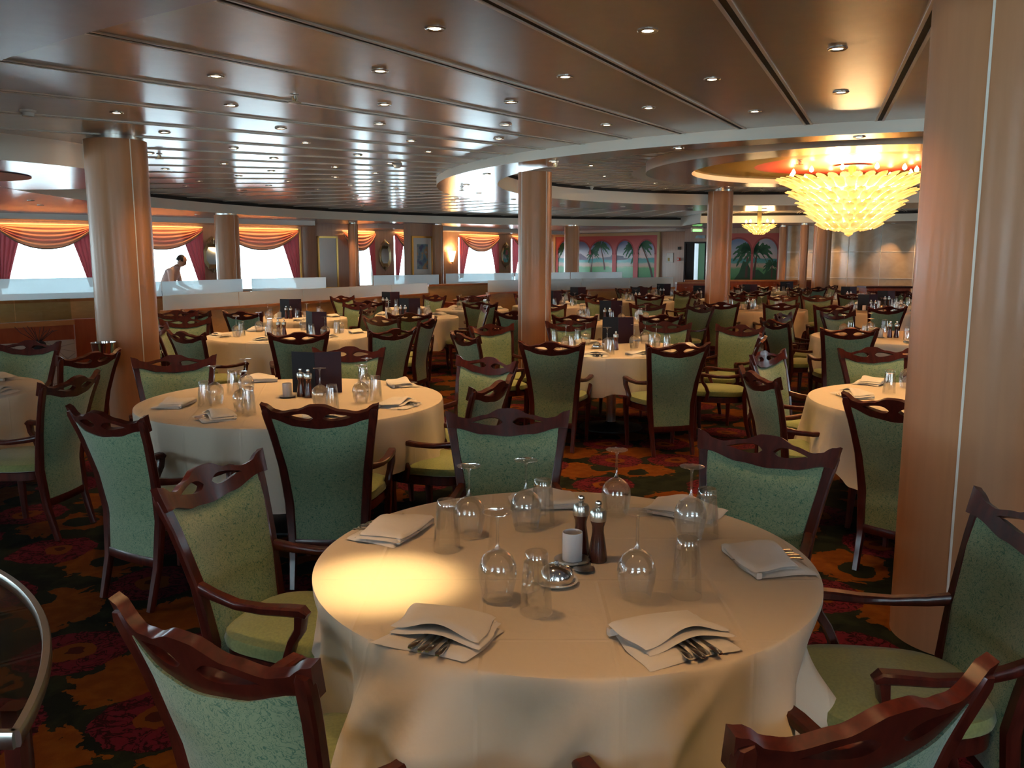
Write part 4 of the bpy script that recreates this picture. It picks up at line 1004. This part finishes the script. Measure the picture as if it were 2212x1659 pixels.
# ---- middle table behind the nearest one
T3 = make_table('T3', .95, 8.0, .77, 'the middle table', 1.40, seed=21, hi=False, rz=.1, maxd=.37)
for (px, py), rz, w_, sd, cu in [((1285, 768), .0, 'near left', 0, 4), ((1385, 768), .2, 'near right', 1, 0), ((1185, 752), -1.2, 'left', 2, 0), ((1262, 742), -2.6, 'far left', 3, 0), ((1485, 750), 1.6, 'right', 0, 0), ((1400, 735), 2.6, 'far side', 1, 0)]:
    q = a(px, py); place_napkin(T3, q[0], q[1], rz, w_, sd, cu, False)
for px, py, w_ in [(1311, 760, 'near left'), (1370, 752, 'near right'), (1222, 755, 'left'), (1265, 746, 'far left'), (1393, 742, 'far right'), (1417, 748, 'right')]: place_glass('wine', T3, *a(px, py), w_)
for px, py, w_ in [(1318, 766, 'near left'), (1198, 744, 'left'), (1248, 742, 'far left'), (1408, 752, 'far right'), (1440, 757, 'right'), (1235, 757, 'near side')]: place_glass('tumbler', T3, *a(px, py), w_)
q = a(1335, 742); menu(q[0], q[1], 0, T3); pepper_mill(*a(1330, 756), 'dark wooden mill before the menu, '+T3.ph); candle(*a(1312, 754), T3, False); butter(*a(1290, 752), T3, hi=False)
for px, py, nx, ny in [(1191, 742, .25, .97), (1467, 746, -.25, .97), (1237, 697, .15, -1), (1437, 699, -.2, -1), (1060, 704, .6, -.8), (1586, 705, -.72, -.69), (1645, 729, -.95, .3)]: chair(*at(px, py, .92), nx, ny, T3)
chair(*at(1003, 723, .92), .85, .5, T3)

# ---- the others
T4 = make_table('T4', -2.47, 9.4, .90, 'the second table behind the left column', 1.3, seed=8)
dress(T4, 6, 20, True, 0, mrz=-.5, menu_at=(.28, -.1))
for px, py, nx, ny in [(645, 721, -.25, .97), (850, 713, -.66, .75), (398, 719, .55, .83), (350, 703, .95, .2), (465, 692, .4, -.9)]: chair(*at(px, py, .92), nx, ny, T4)
T5 = make_table('T5', -3.07, 12.0, .72, 'the balustrade table', 1.35, seed=9)
dress(T5, 4, 30, False, menu_at=(-.1, .1))
for x, y, nx, ny in [(-3.45, 10.85, .2, 1), (-3.95, 11.0, .5, .85), (-2.55, 12.7, -.5, -.87), (-2.15, 11.7, -.95, .2)]: chair(x, y, nx, ny, T5)
chair(*at(380, 674, .92), .3, -.95, T5, 'beside the balustrade, right of the left column')
T6 = make_table('T6', -1.5, 12.3, .72, 'the table before the orange partition', 1.35, seed=14)
dress(T6, 4, 45, False)
for px, py, nx, ny in [(885, 678, -.05, 1), (822, 686, .5, .86), (925, 690, -.95, .25), (1028, 662, -.97, -.2), (797, 651, .3, .95)]: chair(*at(px, py, .92), nx, ny, T6)
T7 = make_table('T7', -2.1, 14.6, .62, 'the far balustrade-end table', 1.3, seed=15)
dress(T7, 3, 80, False); chair(-1.55, 15.25, -.6, -.8, T7); chair(-2.75, 15.0, .8, -.6, T7)
T7b = make_table('T7b', -.66, 14.1, .60, 'the table left of the middle column', 1.3, seed=16)
dress(T7b, 3, 10, False, menu_at=None, mills=False)
for x, y, nx, ny in [(-.5, 13.1, 0, 1), (-.7, 15.0, 0, -1), (.2, 14.2, -1, 0), (.28, 12.1, -.9, .2)]: chair(x, y, nx, ny, T7b)
chair(*at(1113, 674, .92), .3, .95, T7b, 'between the small table and the middle column')
T8 = make_table('T8', -3.93, 5.35, .82, 'the left-edge table', 1.32, seed=3, hi=True)
dress(T8, 6, 0, False)
chair(-2.55, 4.87, -.98, .10, T8); chair(*at(60, 741, .92), .0, -1, T8); chair(*at(197, 765, .92), -.93, .36, T8)
T9 = make_table('T9', 2.62, 5.0, .80, 'the right-column table', 1.32, seed=4, hi=True, rz=.5)
for (px, py), rz, w_, sd, cu in [((1845, 856), -1.5, 'left', 2, 3), ((1880, 828), -2.2, 'far left', 3, 0)]:
    q = a(px, py); place_napkin(T9, q[0], q[1], rz, w_, sd, cu, True)
place_glass('tumbler', T9, *a(1920, 850), 'left'); place_glass('wine', T9, *a(1958, 838), 'far left'); place_napkin(T9, 2.9, 4.5, .3, 'near side', 1, 0); place_napkin(T9, 3.2, 5.2, 1.6, 'right', 1, 0)
for x, y, nx, ny in [(1.48, 5.08, .99, .13), (1.88, 4.08, .72, .70)]: chair(x, y, nx, ny, T9)
chair(*at(1655, 764, .92), .75, -.66, T9); chair(*at(1886, 753, .93), .05, -1, T9)
T10 = make_table('T10', 4.15, 9.15, .86, 'the table behind the right-column table', 1.32, seed=6, hi=False)
dress(T10, 6, 150, True, 0, menu_at=None)
for px, py, nx, ny in [(1882, 708, .12, .99), (1686, 693, .95, .3), (1689, 679, .8, -.6), (1808, 674, .35, -.94)]: chair(*at(px, py, .92), nx, ny, T10)
T11 = make_table('T11', 4.0, 14.1, .86, 'the wide table left below the chandelier', 1.28, seed=7)
dress(T11, 6, 15, False, menu_at=None)
T11b = make_table('T11b', 5.85, 13.7, .74, 'the table right below the chandelier tip', 1.28, seed=17)
dress(T11b, 6, 5, False, menu_at=(-.1, 0))
for px, py, nx, ny, t in [(1578, 653, .3, .95, T11), (1683, 656, .0, 1, T11), (1800, 661, .15, .99, T11b), (1918, 664, .0, 1, T11b), (1690, 640, -.1, -1, T11), (1745, 640, -.2, -1, T11b), (1636, 641, .2, -1, T11)]: chair(*at(px, py, .92), nx, ny, t)
T12 = make_table('T12', 1.36, 11.6, .82, 'the table behind the middle table', 1.3, seed=18)
dress(T12, 6, 25, False)
for px, py, nx, ny in [(1241, 683, .2, .98), (1429, 682, -.2, .98), (1237, 661, .3, -.95), (1399, 657, -.3, -.95), (1298, 645, 0, -1), (1508, 650, -.9, .3), (1515, 661, -.8, -.5)]: chair(*at(px, py, .92), nx, ny, T12)
def ring(t, n, a0, rr=.36, skip=()):
    for k in range(n):
        if k in skip: continue
        A_ = radians(a0+360*k/n); x, y = t.x+cos(A_)*(t.R+rr), t.y+sin(A_)*(t.R+rr)
        if any(dist((c[1], c[2]), (x-cos(A_)*.33, y-sin(A_)*.33)) < .63 for c in CHAIRS) or any(tt is not t and dist((x-cos(A_)*.33, y-sin(A_)*.33), (tt.x, tt.y)) < tt.R+.30 for tt in TABLES.values()): continue
        chair(x, y, -cos(A_), -sin(A_), t)
for t, n, a0 in FAR_T: ring(t, n, a0)

# distinct labels for every chair: where it stands, and which way it is turned where two share a side
seen = {}
for o, x, y, nx, ny, t, note in CHAIRS:
    w_ = side_words(x, y, t); seen.setdefault((t.key, w_ if not note else note), []).append((o, x, y, nx, ny, t, note, w_))
for (k, w0), L_ in seen.items():
    L_.sort(key=lambda r: r[2])
    for i, (o, x, y, nx, ny, t, note, w_) in enumerate(L_):
        ex = '' if len(L_) == 1 else (', the nearer' if i == 0 else ', the farther' if i == len(L_)-1 else ', the middle one')
        vw = 'back turned' if ny > .45 else 'front turned' if ny < -.45 else 'sideways'
        if note: o['label'] = 'green armchair '+note
        else: o['label'] = 'armchair, %s, %s of %s%s' % (vw, w_, t.ph, ex)
        o['group'] = 'armchairs around '+t.ph
for o in bpy.data.objects:
    l = o.get('label')
    if l and len(l.split()) > 16: o['label'] = l.replace('green armchair, ', 'armchair, ').replace('folded white napkin', 'napkin').replace('standing open among the glasses', 'standing open').replace('with its handle out of the napkin', 'in the napkin').replace('small dessert fork tucked in', 'dessert fork in').replace('dark wooden pepper mill with steel cap', 'dark pepper mill').replace('dark wooden salt mill with steel cap', 'dark salt mill').replace('small domed steel butter dish on a white saucer', 'domed steel butter dish').replace('frosted white cylinder candle holder on a steel saucer', 'frosted white candle holder')

# ---- twigs in a dark vase behind the left-edge chair
q = pd(68, 9.4); e = thing('twig_arrangement', 'dark bare twigs in a low vase before the glass screen at the left edge', 'decoration', (q[0], q[1], 0))
part('pedestal', MB().lathe([(.16, 0), (.14, .03), (.05, .06), (.05, .50), (.12, .56)], 20), 'menu_black', e); part('vase', MB().lathe([(.05, .56), (.09, .60), (.07, .66), (.05, .68)], 20), 'menu_black', e)
tw = MB(); rt = random.Random(5)
for k in range(11):
    sx, sy = rt.uniform(-.22, .22), rt.uniform(-.06, .06); tw.sweep([(0, 0, .66), (sx*.4, sy*.4, .72), (sx*.8, sy, .77+rt.random()*.02), (sx*1.1, sy, .80+rt.random()*.05)], [.008, .006, .005, .002], .006, n=6)
part('twigs', tw, 'menu_black', e)
# ---- ice bucket on its stand, round service stand at the left edge
q = at(196, 755, .80); e = thing('ice_bucket', 'shiny steel ice bucket on a stand, between a chair and the left column', 'ice bucket', (q[0]+.02, q[1]+.2, 0))
part('bucket', MB().lathe([(.075, .62), (.085, .64), (.105, .83), (.110, .845), (.104, .845), (.08, .64), (.001, .63)], 32, cap=False), 'chrome', e)
part('stand', MB().lathe([(.12, 0), (.12, .012), (.015, .03), (.012, .58), (.08, .615), (.001, .62)], 24), 'chrome', e)
e = thing('service_stand', 'dark-topped half-round service stand with a silver edge band at the lower left', 'side table', (-1.72, 1.78, 0))
arc = []
A_, B_, C_ = Vector((-1.44, 2.28)), Vector((-1.05, 1.80)), Vector((-.93, 1.47))
def circ(a_, b_, c_):
    d = 2*(a_.x*(b_.y-c_.y)+b_.x*(c_.y-a_.y)+c_.x*(a_.y-b_.y))
    ux = ((a_.length_squared)*(b_.y-c_.y)+(b_.length_squared)*(c_.y-a_.y)+(c_.length_squared)*(a_.y-b_.y))/d
    uy = ((a_.length_squared)*(c_.x-b_.x)+(b_.length_squared)*(a_.x-c_.x)+(c_.length_squared)*(b_.x-a_.x))/d
    return Vector((ux, uy))
cc = circ(A_, B_, C_); rr = (cc-A_).length; aC = atan2(C_.y-cc.y, C_.x-cc.x); aA = atan2(A_.y-cc.y, A_.x-cc.x)
n = 24; arc = [(cc.x+rr*cos(aC+(aA+.12-aC)*i/n)+1.72, cc.y+rr*sin(aC+(aA+.12-aC)*i/n)-1.78) for i in range(n+1)]
poly = arc+[(-.3, arc[-1][1]), (-.3, arc[0][1])]
k = len(poly)
def slab(mb, poly, z0, z1, s_=1.0):
    k = len(poly); cx = sum(p[0] for p in poly)/k; cyy = sum(p[1] for p in poly)/k; pp = [(cx+(x-cx)*s_, cyy+(y-cyy)*s_) for x, y in poly]
    return mb.add([(x, y, z0) for x, y in pp]+[(x, y, z1) for x, y in pp], [tuple(range(k))[::-1], tuple(range(k, 2*k))]+[(i, (i+1) % k, k+(i+1) % k, k+i) for i in range(k)], 0, False)
part('top', slab(MB(), poly, .722, .734, .985), 'balustrade_clear', e)
eb = MB(); eb.sweep([(x, y, .727) for x, y in poly[:n+1]], .020, .034); eb.sweep([(*poly[-1], .727), (*poly[0], .727)], .020, .034); part('edge_band', eb, 'brushed_steel', e)
for (x, y) in ((arc[2][0]-.06, arc[2][1]+.05), (-.22, arc[0][1]+.06), (arc[-4][0]-.05, arc[-4][1]-.06)): part('leg', MB().sweep([(x, y, 0), (x, y, .715)], .045, .045, ref=(0, 1, 0)), 'mahogany', e)

# ------------------------------------------------------------------ chandeliers
BULB = MB().lathe([(.002, -.03), (.024, -.015), (.028, .005), (.014, .035), (.002, .05)], 12).mesh('bulb', 'bulb_glow')
def chandelier(label, x, y, tiers, n0, power, zceil):
    e = thing('chandelier', label, 'chandelier', (x, y, 0))
    rnd = random.Random(4)
    for ti, (r, z, h) in enumerate(tiers):
        mb = MB(); n = max(14, int(n0*r/.94)); r2 = r*.66
        for layer in (0, 1):
            for k in range(n):
                a_ = 2*pi*(k+.5*layer+.2*ti)/n; ca, sa = cos(a_), sin(a_); wd = 2*pi*r/n*.72
                vs = []; m_ = 6
                for j in range(m_+1):
                    t = j/m_; rad = r2+(r*(1-.05*layer)-r2)*t**.8+.02*sin(pi*t); zz = z-h*(1-t)**1.6-.02*t-layer*.045
                    ww = wd*(.45+.55*sin(pi*min(1, t*.8+.15))) if j < m_ else wd*.12
                    if j == m_-1: ww *= .62
                    dz = .02*(1-t)
                    for q_ in (-1, 0, 1): vs.append(((rad+(.012 if q_ == 0 else 0))*ca-q_*ww/2*sa, (rad+(.012 if q_ == 0 else 0))*sa+q_*ww/2*ca, zz-(.012 if q_ == 0 else 0)))
                mb.add(vs, [(3*j+q_, 3*j+q_+1, 3*j+q_+4, 3*j+q_+3) for j in range(m_) for q_ in (0, 1)])
        part('glass_tier', mb, 'chandelier_glass', e)
        hb = MB().lathe([(r2+.01, z-h+.0), (r2+.01, z-h*.35)], 48, cap=False); part('inner_glow_ring', hb, 'chandelier_core', e)
    r, z, h = tiers[-1]; k_ = 1.0 if n0 > 30 else .5
    part('bottom_bowl', MB().lathe([(r*.78, z-.01*k_), (r*.74, z-.045*k_), (r*.52, z-.085*k_), (r*.22, z-.115*k_), (r*.20, z-.14*k_), (.002, z-.165*k_)], 28, cap=False), 'chandelier_glass', e)
    part('stem', MB().lathe([(.05, z-h), (.05, zceil), (.25, zceil)], 16, cap=False), 'gold', e)
    bb = MB(); nb = 12 if n0 > 30 else 5
    for k in range(nb):
        a_ = 2*pi*k/nb; rr_ = tiers[0][0]*.80; link('bulb', BULB, e, (rr_*cos(a_), rr_*sin(a_), tiers[0][1]+.04))
    for zz, pw in ((tiers[0][1]-.10, .5), (tiers[len(tiers)//2][1]-.05, .5)):
        ld = bpy.data.lights.new('chandelier_light', 'POINT'); ld.energy = power*pw; ld.color = (1, .66, .32); ld.shadow_soft_size = .35; link('chandelier_light', ld, e, (0, 0, zz))
    return e
chandelier('huge tiered chandelier of glowing amber glass leaves under the painted circle', CD[0], CD[1], [(.97, 2.68, .13), (.83, 2.51, .12), (.70, 2.37, .12), (.58, 2.24, .11), (.45, 2.13, .09), (.25, 2.055, .04)], 36, 170, 2.80)
q = pd(1637, 21.0); chandelier('small amber glass chandelier in the distance above the two-arched mural', q[0], q[1], [(.42, 2.44, .09), (.27, 2.35, .08), (.15, 2.27, .05)], 24, 25, 2.72)

# ------------------------------------------------------------------ recessed ceiling lights, sprinklers, detectors
RING_ME = MB().lathe([(.026, .004), (.030, -.006), (.046, -.009), (.052, -.004), (.052, .002)], 20, cap=False).mesh('trim_ring', 'brushed_steel')
BULB_ME = MB().lathe([(.030, -.001), (.026, -.004), (.001, -.005)], 16, cap=False).mesh('lamp_face', 'lamp_glow')
dl = thing('ceiling_light', 'small round recessed downlight in the panelled ceiling', 'ceiling light', (0, 0, 2.5), 0, 'recessed ceiling lights'); link('trim_ring', RING_ME, dl); link('lamp_face', BULB_ME, dl)
SPOT = bpy.data.lights.new('downlight', 'SPOT'); SPOT.energy = SPOT_W; SPOT.color = WARM; SPOT.spot_size = radians(78); SPOT.spot_blend = .9; SPOT.shadow_soft_size = .05
first = True; NL = 0
def downlight(x, y, z, lab=None, spot=True):
    global first, NL
    o = dl if first else dup(dl, (x, y, z), 0, lab); first = False; o.location = (x, y, z); NL += 1
    if spot: link('downlight', SPOT, o, (0, 0, -.012))
    return o
for k in range(NA):
    a_ = 240.5-2.57+k*360/NA; aa = a_ % 360
    if not (138 < aa < 300): continue
    for r in ((7.5, 8.8, 10.12) if k % 2 == 0 else (6.95, 8.28, 9.57)):
        x, y = C0[0]+r*cos(radians(aa)), C0[1]+r*sin(radians(aa))
        if y < .5 or x > 6 or dist((x, y), (1.93, 3.47)) < .5 or dist((x, y), CL) < 2.2: continue
        downlight(x, y, ZC)
for k in range(22):
    a_ = radians(k*360/22+4); x, y = 4.85+5.5*cos(a_), 12.5+5.5*sin(a_)
    if x < 7: downlight(x, y, ZR, 'small round recessed downlight in the dropped ceiling ring')['group'] = 'downlights in the ceiling ring'
for k in range(14):
    for r in (3.6, 4.4):
        a_ = radians(k*360/14+12*(r > 4)); x, y = CI[0]+r*cos(a_), CI[1]+r*sin(a_)
        if dist((x, y), CD) > 2.9 and x < 7.5: downlight(x, y, ZI, 'small round recessed downlight in the ceiling inside the ring')['group'] = 'downlights inside the ceiling ring'
for k in range(26):  # the row's left end is unseen, added to brighten the tan balustrade
    a_ = radians(95+k*5.2); r = 13.0 if k % 2 else 12.4
    x, y = C0[0]+r*cos(a_), C0[1]+r*sin(a_)
    if y < 22.5: downlight(x, y, ZS, 'small round recessed downlight in the window-side soffit')['group'] = 'downlights in the soffit'
for px, wh in ((1740, 'leftmost of the row, left of the chandelier tip'), (1800, 'second of the row, behind the chandelier tip'), (1917, 'third of the row, right of the chandelier tip'), (1990, 'last of the row, behind the right column')):
    q = pd(px, 23.3-(px-1740)*.0062); o = downlight(q[0], q[1]-.22, ZS, 'downlight washing the marble wall, '+wh, False); o['group'] = 'downlights along the marble wall'
    ld = bpy.data.lights.new('wall_washer', 'SPOT'); ld.energy = 30; ld.color = WARM; ld.spot_size = radians(60); ld.spot_blend = .6; lo = link('wall_washer', ld, o, (0, 0, -.02)); lo.rotation_euler = (radians(18), 0, 0)
# unseen soffit lamps added to light the nearest table, then its strong left lamp
for aa, r in ((229, 12.6), (234, 13.6), (239.5, 12.5), (244.5, 13.5), (250, 12.6), (255, 13.4), (246, 14.6)):
    x, y = C0[0]+r*cos(radians(aa)), C0[1]+r*sin(radians(aa)); downlight(x, y, ZS, 'added downlight in the soffit above the camera, out of view')
q = at(838, 1262, ZT); o = downlight(q[0]-.02, q[1]+.02, ZS+.0 if dist(q, C0) > RP else ZC, 'downlight above the left of the nearest table, out of view', False)
ld = bpy.data.lights.new('strong_downlight', 'SPOT'); ld.energy = 125; ld.color = (1, .68, .30); ld.spot_size = radians(18); ld.spot_blend = 1.0; ld.shadow_soft_size = .03; link('strong_downlight', ld, o, (0, 0, -.02))
spr = None
for i, (px, py, z, w_) in enumerate([(636, 203, ZC, 'near the top middle of the panelled ceiling'), (344, 332, ZC, 'right of the left column top'), (1200, 350, ZR, 'in the ceiling ring right of the middle column'), (1728, 345, 2.75, 'beside the chandelier'), (998, 403, ZR, 'in the ceiling ring left of the middle column'), (784, 442, ZC, 'above the far window soffit')]):
    q = at(px, py, z); o = thing('sprinkler', 'brass ceiling sprinkler head, '+w_, 'sprinkler', (*q, z))
    part('escutcheon', MB().lathe([(.03, 0), (.03, -.006), (.008, -.010), (.008, -.03)], 14), 'brushed_steel', o); part('deflector', MB().lathe([(.004, -.03), (.006, -.052), (.045, -.055), (.045, -.058), (.001, -.06)], 12), 'old_gold', o)
    link('nozzle', MB().sweep([(-.012, 0, -.012), (-.018, 0, -.035), (-.006, 0, -.054)], .006, .006, ref=(0, 1, 0)).sweep([(.012, 0, -.012), (.018, 0, -.035), (.006, 0, -.054)], .006, .006, ref=(0, 1, 0)).mesh('nozzle', 'old_gold'), o)
for px, py, z, w_ in [(60, 238, ZC, 'at the left of the panelled ceiling'), (1276, 404, ZI, 'inside the ceiling ring'), (858, 354, ZC, 'left of the ceiling ring')]:
    q = at(px, py, z); o = thing('smoke_detector', 'round white smoke detector '+w_, 'smoke detector', (*q, z)); part('base', MB().lathe([(.06, 0), (.06, -.012), (.045, -.02)], 24), 'white_china', o); part('sensor_head', MB().lathe([(.045, -.02), (.04, -.045), (.015, -.05), (.001, -.05)], 24), 'white_china', o)
